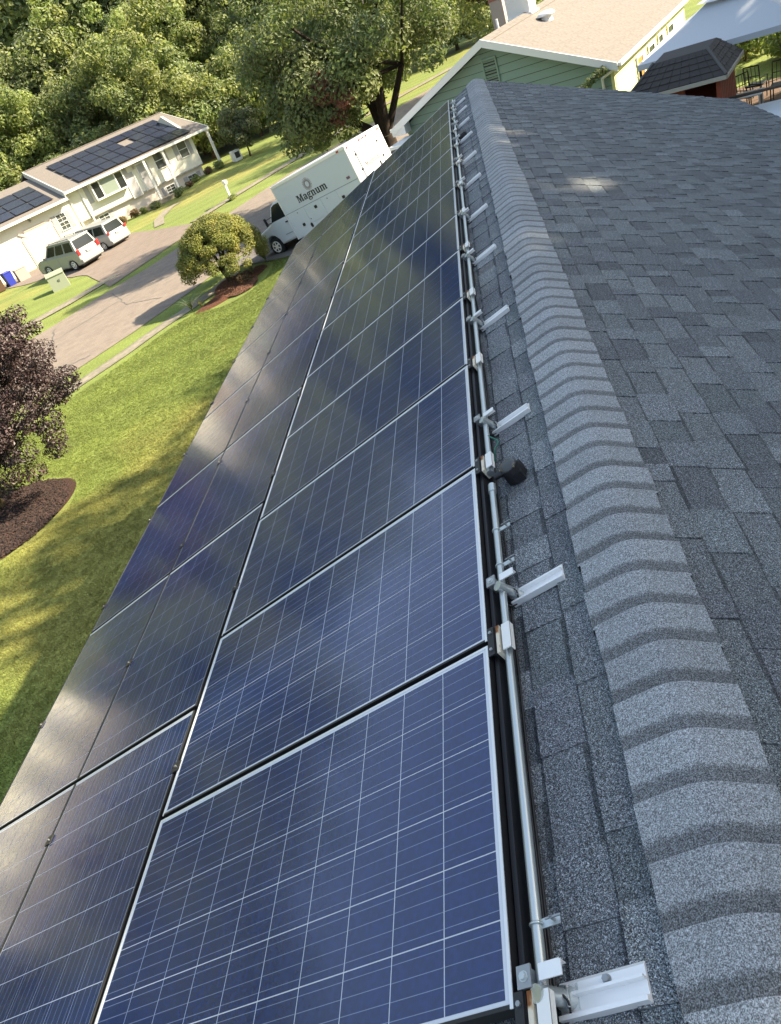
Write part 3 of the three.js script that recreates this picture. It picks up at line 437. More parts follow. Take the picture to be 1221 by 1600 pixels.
  const mk = (x, s, big, label, grp, w, first) => {
    const o = first || thing('house_solar_panel', label, 'solar panel', [0, 0, 0], 0, grp);
    if (!first) { part(o, 'frame', bx(w, 0.045, rowL - 0.07, 0, 0, 0), M.black); part(o, 'cell_area', bx(w - 0.05, 0.008, rowL - 0.12, 0, 0.026, 0), M.arrayCell); }
    const c = new THREE.Vector3(x, (big ? 0 : -0.42) + Math.sin(tilt) * s + 0.12, -Math.cos(tilt) * s).applyAxisAngle(V3(0, 1, 0), ry).add(base); o.position.copy(c); o.rotation.set(tilt, ry, 0, 'YXZ'); return o;
  };
  const rows = ['lowest', 'second lowest', 'second highest', 'highest']; let proto = null;
  for (let r = 0; r < 4; r++) for (let k = 0; k < 9; k++) {
    if ((r === 2) && (k === 5)) continue;
    const label = `black panel of the ${rows[r]} row on white house main roof, ${ORD[k]} from left`, x = -12.2 + 1.26 * k + 0.0, s = 1.15 + r * 1.76;
    let o; if (!proto) { proto = mk(x, s, true, label, 'solar panels on the white house main roof', 1.2); o = proto; } else { o = dup(proto, label); mk(x, s, true, label, '', 1.2, o); }
  }
  let p2 = null; for (let r = 0; r < 3; r++) for (let k = 0; k < 3; k++) { const label = `black solar panel of the ${['lowest', 'middle', 'highest'][r]} row on the garage roof, ${ORD[k]} from the left`, x = -19.6 + 1.7 * k, s = 1.45 + r * 1.78; if (!p2) p2 = mk(x, s, false, label, 'solar panels on the garage roof', 1.62); else { const o = dup(p2, label); mk(x, s, false, label, '', 1.62, o); } }
}
M.green = std({ color: lin(0.22, 0.31, 0.245), roughness: 0.75 });
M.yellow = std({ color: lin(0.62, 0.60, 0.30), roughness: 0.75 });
{ // green house next door: gable end towards us; local z towards us, origin under the apex
  const A = [1.21, -0.802, -31.295], h = thing('green_house', 'green clapboard house with pale roof beyond the end of our roof', 'house', [A[0], -5.3, A[2]], -25.9 * Math.PI / 180), g = 5.3 + A[1];
  const hw = 4.85, dr = 2.08, L = 13, wl = 4.45, k = dr / hw;
  const rf = part(h, 'roof', slopeUv(mg([1, -1].map(s => { const x = [0, s * hw], y = [g, g - dr], o = s > 0 ? [[x[0], y[0]], [x[1], y[1]]] : [[x[1], y[1]], [x[0], y[0]]]; return hexa([[o[0][0], o[0][1] - 0.14, 0.02], [o[1][0], o[1][1] - 0.14, 0.02], [o[1][0], o[1][1] - 0.14, -L], [o[0][0], o[0][1] - 0.14, -L]], [[o[0][0], o[0][1], 0.02], [o[1][0], o[1][1], 0.02], [o[1][0], o[1][1], -L], [o[0][0], o[0][1], -L]]); }))), M.roofTan, 'pale pinkish tan shingle roof');
  part(rf, 'ridge_cap', mg([bx(0.36, 0.03, L, -0.17, g + 0.0 - 0.06, -L / 2 + 0.01, 0, 0, 0.41).translate(0, 0, 0), bx(0.36, 0.03, L, 0.17, g - 0.06, -L / 2 + 0.01, 0, 0, -0.41)]), M.roofTan);
  for (const s of [-1, 1]) part(h, 'rake_board', prism(s > 0 ? [[0, g + 0.03], [0, g - 0.24], [hw, g - dr - 0.24], [hw, g - dr + 0.03]] : [[0, g + 0.03], [-hw, g - dr + 0.03], [-hw, g - dr - 0.24], [0, g - 0.24]], 0.05).translate(0, 0, 0.025), M.trim);
  part(h, 'eave_return', mg([prism([[-hw - 0.02, g - dr - 0.06], [-hw - 0.02, g - dr - 0.3], [-wl + 0.25, g - dr - 0.3], [-wl + 0.25, g - dr + 0.15]], 0.5).translate(0, 0, -0.45)]), M.trim);
  for (const s of [-1, 1]) part(h, 'gutter', bx(0.12, 0.12, L, s * (hw + 0.06), g - dr - 0.05, -L / 2), M.trim);
  // core and clapboards, one by one on the gable end
  part(h, 'wall', mg([prism([[-wl, -0.6], [wl, -0.6], [wl, g - wl * k - 0.16], [0, g - 0.17], [-wl, g - wl * k - 0.16]], L - 0.8).translate(0, 0, -L + 0.2)]), std({ color: lin(0.03, 0.04, 0.03), roughness: 0.9 }), 'dark backing behind the boards');
  const bh = 0.29; for (let y = g - 0.2 - bh; y > -0.5; y -= bh) {
    const xe = yy => Math.min(wl + 0.02, (g - 0.2 - yy) / k), a = xe(y + 0.0), b = Math.min(a, xe(y + bh + 0.02)), yt = y + bh - 0.022, zo = -0.598;
    part(h, 'clapboard', hexa([[-a, y, zo], [-a, y, zo + 0.055], [a, y, zo + 0.055], [a, y, zo]].map(p => p).reverse().map(p => p), [[-Math.max(b, 0.02), yt, zo], [-Math.max(b, 0.02), yt, zo + 0.012], [Math.max(b, 0.02), yt, zo + 0.012], [Math.max(b, 0.02), yt, zo]].reverse()), M.green);
  }
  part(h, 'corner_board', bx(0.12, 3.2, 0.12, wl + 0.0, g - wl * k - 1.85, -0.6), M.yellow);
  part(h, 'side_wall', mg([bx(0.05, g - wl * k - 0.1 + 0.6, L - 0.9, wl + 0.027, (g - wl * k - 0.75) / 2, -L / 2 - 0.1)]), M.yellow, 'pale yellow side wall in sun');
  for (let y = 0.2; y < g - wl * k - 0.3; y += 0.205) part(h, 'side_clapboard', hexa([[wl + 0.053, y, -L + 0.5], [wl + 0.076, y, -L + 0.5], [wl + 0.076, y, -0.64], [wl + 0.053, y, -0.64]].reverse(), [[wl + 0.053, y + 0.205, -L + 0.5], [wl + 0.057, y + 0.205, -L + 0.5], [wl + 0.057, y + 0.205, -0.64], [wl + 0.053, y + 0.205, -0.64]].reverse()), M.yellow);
  // side windows and door
  const sw = new THREE.Group(); for (const [z, w, hh, y, dark] of [[-4.0, 0.8, 1.1, 1.25, 0], [-5.9, 0.9, 1.9, 0.85, 1], [-7.5, 0.7, 1.1, 1.3, 1], [-9.4, 0.9, 1.1, 1.3, 1]]) { const f = part(h, 'window', mg([bx(0.05, 0.09, w + 0.18, wl + 0.11, y + hh / 2 + 0.045, z), bx(0.07, 0.09, w + 0.18, wl + 0.115, y - hh / 2 - 0.045, z), bx(0.05, hh, 0.09, wl + 0.11, y, z - w / 2 - 0.045), bx(0.05, hh, 0.09, wl + 0.11, y, z + w / 2 + 0.045)]), M.trim); part(f, 'pane', bx(0.03, hh, w, wl + 0.09, y, z), dark ? M.glassDark : std({ color: lin(0.5, 0.2, 0.05), roughness: 0.3 })); }
  // louvred vent
  const v = part(h, 'gable_vent', mg([bx(0.62, 0.06, 0.08, -0.1, g - 0.72, -0.54), bx(0.62, 0.06, 0.08, -0.1, g - 1.6, -0.54), bx(0.06, 0.86, 0.08, -0.38, g - 1.16, -0.54), bx(0.06, 0.86, 0.08, 0.18, g - 1.16, -0.54)]), M.green); for (let i = 0; i < 8; i++) part(v, 'louvre', bx(0.5, 0.075, 0.012, -0.1, g - 0.81 - i * 0.1, -0.535, 0.7), M.green);
  part(v, 'vent_opening', bx(0.5, 0.82, 0.01, -0.1, g - 1.16, -0.556), M.black);
  part(h, 'downspout', mg([tube(V3(wl + 0.35, g - dr - 0.12, -0.15), V3(wl - 0.35, g - dr - 0.42, -0.44), 0.05), tube(V3(wl - 0.35, g - dr - 0.42, -0.44), V3(wl - 0.32, 0.2, -0.48), 0.05)]), M.trim);
  // chimney clad in white siding at the ridge, round roof vent
  const ch = part(h, 'chimney', bx(1.0, 1.9, 0.8, -0.25, g + 0.5, -5.2), M.trim); for (let i = 0; i < 9; i++) part(ch, 'clapboard', bx(0.96, 0.13, 0.02, -0.25, g + 0.45 + i * 0.15, -4.795, 0.12), M.white); part(ch, 'flashing', bx(1.1, 0.2, 0.9, -0.22, g - 0.12, -5.2), M.alu);
  part(h, 'roof_vent', mg([new THREE.SphereGeometry(0.34, 18, 8, 0, 6.283, 0, 1.57).scale(1, 0.35, 1).translate(1.05, g - 0.24, -4.35), cyl(0.36, 0.36, 0.05, 18, 1.05, g - 0.26, -4.35), cyl(0.2, 0.26, 0.25, 14, 1.05, g - 0.4, -4.35)]), M.white);
  for (const z of [-2.2, -7.8]) part(h, 'vent_pipe', cyl(0.05, 0.05, 0.4, 8, -0.15, g + 0.12, z), M.white);
}
{ // brick chimney piece behind the white one reads as a separate red stack
  const o = thing('brick_chimney', 'small red brick chimney behind the white chimney on the pale roof', 'chimney', [2.55, -1.4, -39.2], -25.9 * Math.PI / 180);
  M.brick = std({ color: lin(0.30, 0.11, 0.08), roughness: 0.9 }); part(o, 'stack', bx(0.62, 2.3, 0.62, 0, 1.0, 0), std({ color: lin(0.34, 0.3, 0.27), roughness: 0.9 })); let n = 0;
  for (let r = 0; r < 11; r++) for (let c = 0; c < 3; c++) part(o, 'brick', bx(0.2, 0.065, 0.05, -0.21 + c * 0.215 + (r % 2 ? 0.03 : -0.02), 1.3 + r * 0.078, 0.305), M.brick);
}
{ // red shed with a skirt of dark shingles
  const a = -25.9 * Math.PI / 180, s = thing('red_shed', 'small red shed with dark shingle hip roof behind our roof edge', 'shed', [6.95, -5.2, -21.55], a), e = 2.25, W = 2.7, Dp = 2.75;
  // local: corner nearest us at x=0 (right), roof runs to -x and -z
  const T = e + 0.62, b = [[-W, e, 0], [0, e, 0], [0, e, -Dp], [-W, e, -Dp]], t = [[-W + 0.72, T, -0.72], [-0.55, T, -0.72], [-0.55, T, -Dp + 0.72], [-W + 0.72, T, -Dp + 0.72]];
  M.shedRoof = std({ color: lin(0.05, 0.045, 0.045), roughness: 0.9 }); const core = part(s, 'roof', hexa(b, t), M.shedRoof);
  const L = (p, q, k) => p.map((v, i) => v + (q[i] - v) * k);
  for (const [i, j] of [[0, 1], [1, 2]]) for (let r = 0; r < 5; r++) { const n = 9; for (let c = 0; c < n; c++) {
    const lo = r / 5, hi = (r + 1.08) / 5, A = L(b[i], t[i], lo), B = L(b[j], t[j], lo), C = L(b[i], t[i], Math.min(1, hi)), D = L(b[j], t[j], Math.min(1, hi)); const f0 = c / n + 0.004, f1 = (c + 1) / n - 0.004, o = [i ? 0.5 : 0, 0.86, i ? 0 : 0.5], ad = (p, q) => p.map((v, m) => v + o[m] * q), th = 0.022 + R() * 0.012;
    part(core, 'shingle', hexa([ad(L(A, B, f0), 0.001), ad(L(A, B, f1), 0.001), ad(L(C, D, f1), 0.001), ad(L(C, D, f0), 0.001)], [ad(L(A, B, f0), th), ad(L(A, B, f1), th), ad(L(C, D, f1), 0.006), ad(L(C, D, f0), 0.006)]), M.shedRoof); } }
  for (const q of [0, 1]) part(core, 'hip_cap', tube(V3(...b[q]).add(V3(0.01, 0.02, 0.01)), V3(...t[q]).add(V3(0, 0.02, 0)), 0.04), std({ color: lin(0.10, 0.095, 0.095), roughness: 0.8 }));
  part(s, 'fascia', mg([bx(W + 0.02, 0.1, 0.04, -W / 2, e - 0.05, 0.02), bx(0.04, 0.1, Dp, 0.02, e - 0.05, -Dp / 2)]), std({ color: lin(0.42, 0.38, 0.34), roughness: 0.8 }));
  M.redWood = std({ color: lin(0.25, 0.055, 0.03), roughness: 0.8 }); M.redLit = std({ color: lin(0.42, 0.10, 0.05), roughness: 0.8 });
  part(s, 'wall', mg([bx(1.25, e + 0.6, 0.08, -W + 0.95, (e - 0.7) / 2, -0.28), bx(0.06, e + 0.6, Dp - 0.5, -W + 0.3, (e - 0.7) / 2, -Dp / 2), bx(W - 0.6, e + 0.6, 0.06, -W / 2, (e - 0.7) / 2, -Dp + 0.25)]), M.redWood);
  for (let i = 0; i < 9; i++) part(s, 'wall_board', bx(0.05, e + 0.55, 0.2, -0.22, (e - 0.7) / 2, -0.38 - i * 0.25), M.redWood); part(s, 'corner_post', bx(0.12, e + 0.6, 0.12, -0.24, (e - 0.7) / 2, -0.24), M.redWood);
  part(s, 'floor', bx(W - 0.5, 0.1, Dp - 0.5, -W / 2, 0.1, -Dp / 2), M.redWood);
}
{ // fabric canopy over the deck, on dark posts
  const a = -25.9 * Math.PI / 180, c = thing('canopy_gazebo', 'large pale grey fabric canopy gazebo with small raised top beside the green house', 'gazebo', [8.75, -4.95, -26.7], a);
  M.fabric = std({ color: lin(0.50, 0.53, 0.58), roughness: 0.85, side: THREE.DoubleSide });
  const hw = 2.35, hd = 2.6, e = 2.35, n = 10; const pos = [], idx = [];
  const sheet = (w, d, y0, y1, wi, di, sag) => { const g0 = pos.length / 3; const N = 12, Mm = 6; for (let s = 0; s < 4; s++) for (let r = 0; r <= Mm; r++) for (let i = 0; i <= N; i++) { const t = r / Mm, f = i / N * 2 - 1, ww = w + (wi - w) * t, dd = d + (di - d) * t, y = y0 + (y1 - y0) * t - sag * Math.sin(Math.PI * t) * (1 - f * f * 0.3) - (1 - t) * 0.06 * (1 - f * f); const q = [[f * ww, dd], [ww, -f * dd], [-f * ww, -dd], [-ww, f * dd]][s]; pos.push(q[0], y, q[1]); }
    const w1 = N + 1; for (let s = 0; s < 4; s++) for (let r = 0; r < Mm; r++) for (let i = 0; i < N; i++) { const k = g0 + s * (Mm + 1) * w1 + r * w1 + i; idx.push(k, k + 1, k + w1, k + 1, k + w1 + 1, k + w1); } };
  sheet(hw, hd, e, e + 0.85, 0.62, 0.72, 0.10); const g1 = new THREE.BufferGeometry(); g1.setAttribute('position', new THREE.Float32BufferAttribute(pos.slice(), 3)); g1.setIndex(idx.slice()); g1.computeVertexNormals(); part(c, 'canopy', uvm(g1), M.fabric);
  pos.length = 0; idx.length = 0; sheet(0.85, 0.95, e + 0.92, e + 1.25, 0.05, 0.06, 0.05); const g2 = new THREE.BufferGeometry(); g2.setAttribute('position', new THREE.Float32BufferAttribute(pos.slice(), 3)); g2.setIndex(idx.slice()); g2.computeVertexNormals(); part(c, 'raised_top', uvm(g2), M.fabric);
  part(c, 'valance', mg([[0, hd, 2 * hw, 0], [0, -hd, 2 * hw, 0], [hw, 0, 2 * hd, 1], [-hw, 0, 2 * hd, 1]].map(([x, z, l, t]) => t ? bx(0.03, 0.16, l, x, e - 0.08, z) : bx(l, 0.16, 0.03, x, e - 0.08, z))), M.fabric);
  for (const [x, z] of [[-1, -1], [1, -1], [-1, 1], [1, 1]]) part(c, 'post', cyl(0.045, 0.045, e, 8, x * (hw - 0.05), e / 2, z * (hd - 0.05)), M.black);
  // deck, table and chairs under it
  const dk = thing('deck', 'brown wooden deck under the canopy beside the green house', 'deck', [8.6, -5.0, -25.4], a); M.wood = std({ color: lin(0.13, 0.085, 0.06), roughness: 0.85 }); M.woodDark = std({ color: lin(0.09, 0.065, 0.05), roughness: 0.85 });
  for (let i = 0; i < 26; i++) part(dk, 'plank', bx(6.6, 0.035, 0.215, 0, 0.12 + 0.002 * R(), -2.9 + i * 0.225), M.wood); part(dk, 'skirt', bx(6.6, 0.7, 0.05, 0, -0.25, 2.98), M.woodDark);
  for (let i = 0; i < 5; i++) part(dk, 'rail_post', bx(0.1, 1.1, 0.1, -3.2 + i * 1.6, 0.6, 2.9), M.woodDark); part(dk, 'handrail', mg([bx(6.6, 0.06, 0.12, 0, 1.17, 2.9), bx(6.6, 0.05, 0.06, 0, 0.4, 2.9)]), M.woodDark);
  const chair = thing('patio_chair', 'x', 'chair', [0, 0, 0], 0, 'black metal patio chairs on the deck'); part(chair, 'seat', rb(0.5, 0.05, 0.5, 0.02, 0, 0.45, 0), M.black); part(chair, 'backrest', mg([...[-0.24, 0.24].map(x => tube(V3(x, 0.45, -0.24), V3(x, 1.05, -0.32), 0.018)), ...[-0.12, 0, 0.12].map(x => tube(V3(x, 0.5, -0.25), V3(x, 1.02, -0.315), 0.01)), tube(V3(-0.24, 1.05, -0.32), V3(0.24, 1.05, -0.32), 0.018), tube(V3(-0.24, 0.75, -0.28), V3(0.24, 0.75, -0.28), 0.012)]), M.black);
  for (const [x, z] of [[-1, -1], [1, -1], [-1, 1], [1, 1]]) part(chair, 'leg', tube(V3(x * 0.22, 0, z * 0.22), V3(x * 0.22, 0.45, z * 0.22), 0.018), M.black); for (const x of [-1, 1]) part(chair, 'armrest', mg([tube(V3(x * 0.26, 0.66, -0.26), V3(x * 0.26, 0.66, 0.2), 0.016), tube(V3(x * 0.26, 0.45, 0.2), V3(x * 0.26, 0.66, 0.2), 0.014)]), M.black);
  const cs = [[8.55, -24.9, 0.4, 'black metal patio chair on the deck, nearest the shed'], [9.45, -25.0, -0.5, 'black metal patio chair on the deck, nearest the right edge of the picture'], [9.1, -26.0, 2.4, 'black metal patio chair on the deck, behind the table']]; cs.forEach(([x, z, r, l], i) => { const o = i ? dup(chair, l) : chair; o.userData.label = l; o.position.set(x, -4.86, z); o.rotation.y = r; });
  const tb = thing('patio_table', 'pale topped low table on the deck beside the red shed', 'table', [8.15, -4.86, -23.9], a); part(tb, 'tabletop', rb(0.9, 0.04, 0.7, 0.015, 0, 0.72, 0), M.white); for (const [x, z] of [[-1, -1], [1, -1], [-1, 1], [1, 1]]) part(tb, 'leg', tube(V3(x * 0.38, 0, z * 0.28), V3(x * 0.38, 0.7, z * 0.28), 0.025), M.white);
  const cv = thing('white_cover', 'flat pale blue white cover beyond the far right corner of our roof', 'cover', [8.2, -4.55, -21.6], a); part(cv, 'cover_top', rb(3.0, 0.06, 1.9, 0.03, 0.4, 0.25, -0.2), std({ color: lin(0.6, 0.66, 0.7), roughness: 0.6 })); part(cv, 'base', bx(2.8, 0.8, 1.7, 0.4, -0.2, -0.2), M.woodDark);
}
{ // house beyond the left edge of the picture: mirrored by the lower solar panels
  const h = thing('neighbour_house', 'white house beyond the left edge of the picture, mirrored in the lower solar panels', 'house', [-40, -5.9, -19.5], 60 * Math.PI / 180);
  part(h, 'wall', prism([[-6, -0.5], [6, -0.5], [6, 3.6], [-6, 3.6]], 8).translate(0, 0, -8), M.cream); part(h, 'roof', slopeUv(roofSlab(-6.5, 6.5, 0.5, 3.65, -4, 5.3, -8.5, 3.65)), M.roofTan); part(h, 'gable', mg([-5.9, 5.7].map(x => prism([[0, 3.55], [8, 3.55], [4, 5.05]], 0.2).rotateY(Math.PI / 2).translate(x, 0, 0))), M.cream);
  for (const x of [-4, 1.5, 4]) windowUnit(h, x, 2.1, 0.0, 1.0, 1.3, { shutters: true }); const d = part(h, 'front_door', bx(1, 2.1, 0.08, -1.4, 1.1, 0.04), M.doorGrey); part(d, 'handle', new THREE.SphereGeometry(0.05, 8, 6).translate(-1.8, 1.1, 0.12), M.steel);
}

// ---------------------------------------------------------------- vehicles
M.paintWhite = std({ color: lin(0.62, 0.65, 0.68), roughness: 0.32 });
M.paintSilver = std({ color: lin(0.36, 0.37, 0.37), roughness: 0.28, metalness: 0.3 });
M.red = std({ color: lin(0.5, 0.02, 0.02), roughness: 0.25 });
M.amber = std({ color: lin(0.55, 0.18, 0.02), roughness: 0.3 });
M.seam = std({ color: lin(0.22, 0.24, 0.26), roughness: 0.7 });
function wheelPart(p, x, y, z, r, w, side) {              // axle along x; side = +1 / -1 outward
  const t = part(p, 'wheel', mg([new THREE.TorusGeometry(r - w * 0.33, w * 0.36, 10, 26).rotateY(Math.PI / 2).translate(x, y, z), new THREE.CylinderGeometry(r - w * 0.16, r - w * 0.16, w * 0.66, 26).rotateZ(Math.PI / 2).translate(x, y, z)]), M.rubber);
  const xo = x + side * w * 0.34; const spokes = []; for (let i = 0; i < 6; i++) spokes.push(bx(0.02, r * 0.46, r * 0.16, 0, r * 0.3, 0).rotateX(i * Math.PI / 3).translate(xo, y, z));
  part(t, 'rim', mg([new THREE.CylinderGeometry(r * 0.2, r * 0.2, 0.03, 12).rotateZ(Math.PI / 2).translate(xo, y, z), new THREE.TorusGeometry(r * 0.56, r * 0.06, 6, 22).rotateY(Math.PI / 2).translate(xo, y, z), ...spokes]), M.alu);
}
const font = await new FontLoader().loadAsync('fonts/droid/droid_serif_bold.typeface.json');
const letter = (s, size, depth = 0.008) => { const g = new TextGeometry(s, { font, size, depth, curveSegments: 3 }); g.computeBoundingBox(); g.translate(-(g.boundingBox.max.x + g.boundingBox.min.x) / 2, 0, 0); return g; };
{ // box truck backed into the driveway; local z to its rear, x away from us, y up
  const Mt = new THREE.Euler(-9.88 * Math.PI / 180, 62.67 * Math.PI / 180, -0.2 * Math.PI / 180, 'YXZ'), o = V3(-4.358, -1.995, -27.114);
  const H = 2.494, W = 2.48, L = 4.10;
  const t = thing('box_truck', 'white box truck backed into the driveway with lettering on its side and rear', 'truck'); t.rotation.copy(Mt); t.position.copy(V3(0, -H, 0).applyEuler(Mt).add(o));
  const box = part(t, 'cargo_box', rb(W, 2.2, L, 0.03, W / 2, H - 1.1, -L / 2), M.paintWhite);
  part(box, 'corner_trim', mg([[0, 0], [0, -L], [W, 0], [W, -L]].map(([x, z]) => bx(0.05, 2.19, 0.05, x + (x ? -0.015 : 0.015), H - 1.1, z + (z ? 0.015 : -0.015))).concat([bx(0.04, 0.09, L, 0.002, H - 0.055, -L / 2), bx(W, 0.1, 0.04, W / 2, H - 0.06, 0.002)])), M.alu);
  part(box, 'roof_panel', bx(W - 0.1, 0.012, L - 0.1, W / 2, H + 0.004, -L / 2), M.paintWhite);
  // side compartments: raised doors leave seams between them
  const yA = H - 1.17; for (const [z0, z1, y0, y1] of [[-1.18, -0.1, 0.98, yA - 0.03], [-2.05, -1.22, 0.66, yA - 0.03], [-3.0, -2.09, 0.66, yA - 0.03], [-4.0, -3.04, 0.34, yA - 0.03], [-3.0, -2.09, 0.34, 0.62], [-2.05, -1.75, 0.34, 0.62]]) part(t, 'compartment_door', rb(0.022, y1 - y0, z1 - z0, 0.008, -0.003, (y0 + y1) / 2, (z0 + z1) / 2), M.paintWhite);
  part(t, 'seam_strip', mg([bx(0.012, 0.018, L - 0.06, -0.002, yA, -L / 2)]), M.seam);
  for (const [y, z] of [[1.12, -2.45], [0.72, -3.42], [0.98, -1.0]]) part(t, 'latch', mg([bx(0.02, 0.11, 0.13, -0.022, y, z)]), M.black); part(t, 'fuel_cap', new THREE.CylinderGeometry(0.07, 0.07, 0.02, 14).rotateZ(Math.PI / 2).scale(1, 1.3, 0.9).translate(-0.022, 0.58, -3.05), M.black);
  for (const [y, z] of [[1.22, -3.45], [1.2, -1.75], [0.8, -2.95], [0.84, -1.3]]) part(t, 'lock', new THREE.CylinderGeometry(0.02, 0.02, 0.012, 8).rotateZ(Math.PI / 2).translate(-0.02, y, z), M.black);
  // side lettering and ring of dots
  const ink = std({ color: lin(0.02, 0.022, 0.028), roughness: 0.5 }), ring = std({ color: lin(0.30, 0.24, 0.24), roughness: 0.6 }), onSide = g => g.rotateY(-Math.PI / 2);
  part(t, 'lettering', onSide(letter('Magnum', 0.27)).translate(-0.003, H - 0.99, -2.32), ink);
  const em = []; for (let i = 0; i < 22; i++) { const a = i / 22 * 6.283; for (const [r, q] of [[0.165, 0.02], [0.215, 0.016]]) em.push(new THREE.CylinderGeometry(q, q, 0.008, 8).rotateZ(Math.PI / 2).translate(-0.004, H - 0.52 + r * Math.sin(a), -2.32 + r * Math.cos(a))); } em.push(new THREE.TorusGeometry(0.12, 0.018, 5, 26).rotateY(Math.PI / 2).translate(-0.002, H - 0.52, -2.32)); part(t, 'emblem', mg(em), ring);
  part(t, 'side_marker', bx(0.02, 0.06, 0.12, -0.012, H - 0.07, -0.35), M.red); part(t, 'side_marker', bx(0.014, 0.09, 0.16, -0.006, H - 1.0, -0.42), std({ color: lin(0.2, 0.1, 0.16), roughness: 0.5 }));
  // rear: door with rounded frame, lettering, lights
  const rd = part(t, 'rear_door', rb(1.42, 1.62, 0.03, 0.012, 1.22, H - 1.16, 0.006), M.paintWhite); part(rd, 'door_frame', mg([bx(1.54, 0.035, 0.03, 1.22, H - 0.33, 0.008), bx(0.035, 1.64, 0.03, 0.47, H - 1.16, 0.008), bx(0.035, 1.64, 0.03, 1.97, H - 1.16, 0.008)]), M.seam); part(rd, 'handle', bx(0.06, 0.22, 0.04, 1.62, H - 1.2, 0.03), M.black); for (const y of [0.45, 1.0, 1.6]) for (const x of [0.45, 1.99]) part(rd, 'hinge', bx(0.1, 0.06, 0.03, x, H - y, 0.018), M.black);
  part(rd, 'lettering', letter('Magnum', 0.17).translate(1.22, H - 1.0, 0.02), std({ color: lin(0.10, 0.075, 0.06), roughness: 0.5 })); const e2 = []; for (let i = 0; i < 18; i++) { const a = i / 18 * 6.283; e2.push(new THREE.CylinderGeometry(0.014, 0.014, 0.008, 8).rotateX(Math.PI / 2).translate(1.22 + 0.13 * Math.cos(a), H - 0.66 + 0.13 * Math.sin(a), 0.022)); } part(rd, 'emblem', mg(e2), std({ color: lin(0.3, 0.16, 0.13), roughness: 0.6 }));
  for (const x of [0.12, 0.98, 1.22, 1.46, 2.34]) part(t, 'clearance_lamp', bx(0.1, 0.05, 0.03, x, H - 0.1, 0.024), M.red); part(t, 'bumper', bx(W, 0.14, 0.2, W / 2, 0.3, 0.12), M.steel);
  // cab
  const cx = 0.18, cw = W - 0.36, Z = l => -L - l;
  const prof = [[0.02, 0.36], [0.02, 1.86], [0.12, 1.96], [0.5, 1.95], [0.72, 1.86], [1.2, 1.25], [1.95, 1.10], [2.2, 0.98], [2.26, 0.55], [2.22, 0.36], [1.95, 0.34], [1.88, 0.60], [1.72, 0.78], [1.5, 0.84], [1.28, 0.78], [1.12, 0.60], [1.06, 0.36]];
  const cab = part(t, 'cab', prism(prof, cw, 0.06).rotateY(Math.PI / 2).translate(cx, 0, -L), M.paintWhite);
  part(t, 'windscreen', hexa([[cx + 0.16, 1.28, Z(1.185)], [cx + cw - 0.16, 1.28, Z(1.185)], [cx + cw - 0.16, 1.27, Z(1.19)], [cx + 0.16, 1.27, Z(1.19)]].reverse(), [[cx + 0.2, 1.82, Z(0.752)], [cx + cw - 0.2, 1.82, Z(0.752)], [cx + cw - 0.2, 1.81, Z(0.775)], [cx + 0.2, 1.81, Z(0.775)]].reverse()), M.glassDark);
  const door = part(t, 'cab_door', prism([[0.1, 0.44], [0.98, 0.44], [1.02, 0.7], [1.12, 0.9], [1.12, 1.26], [0.1, 1.26]], 0.03, 0.008).rotateY(Math.PI / 2).translate(cx - 0.012, 0, -L), M.paintWhite); part(door, 'window', prism([[0.16, 1.3], [1.06, 1.3], [0.66, 1.83], [0.48, 1.88], [0.16, 1.88]], 0.03).rotateY(Math.PI / 2).translate(cx - 0.006, 0, -L), M.glassDark); part(door, 'handle', bx(0.03, 0.05, 0.14, cx - 0.03, 1.1, Z(0.24)), M.black); part(door, 'lettering', mg([0, 1, 2, 3, 4, 5, 6].map(i => bx(0.006, 0.035, 0.04, cx - 0.018, 0.66, Z(0.25 + i * 0.06)))), M.seam);
  part(t, 'mirror', mg([rb(0.12, 0.34, 0.07, 0.03, cx - 0.22, 1.42, Z(1.12)), tube(V3(cx, 1.3, Z(1.05)), V3(cx - 0.2, 1.32, Z(1.12)), 0.018), tube(V3(cx, 1.5, Z(0.92)), V3(cx - 0.2, 1.5, Z(1.12)), 0.015)]), M.black);
  part(t, 'headlamp', rb(0.3, 0.16, 0.06, 0.02, cx + 0.28, 0.84, Z(2.24)), M.glassDark); part(t, 'grille', bx(1.1, 0.24, 0.05, cx + cw / 2, 0.78, Z(2.25)), M.black); part(t, 'front_bumper', rb(cw, 0.2, 0.14, 0.04, cx + cw / 2, 0.42, Z(2.3)), M.steel);
  for (const s of [[cx + 0.12, -1], [cx + cw - 0.12, 1]]) { wheelPart(t, s[0], 0.38, Z(1.5), 0.38, 0.24, s[1]); wheelPart(t, s[0], 0.38, -0.95, 0.38, 0.24, s[1]); }
  part(t, 'chassis', mg([bx(W - 0.7, 0.2, L + 1.6, W / 2, 0.4, -L / 2 - 0.8)]), M.black);
}
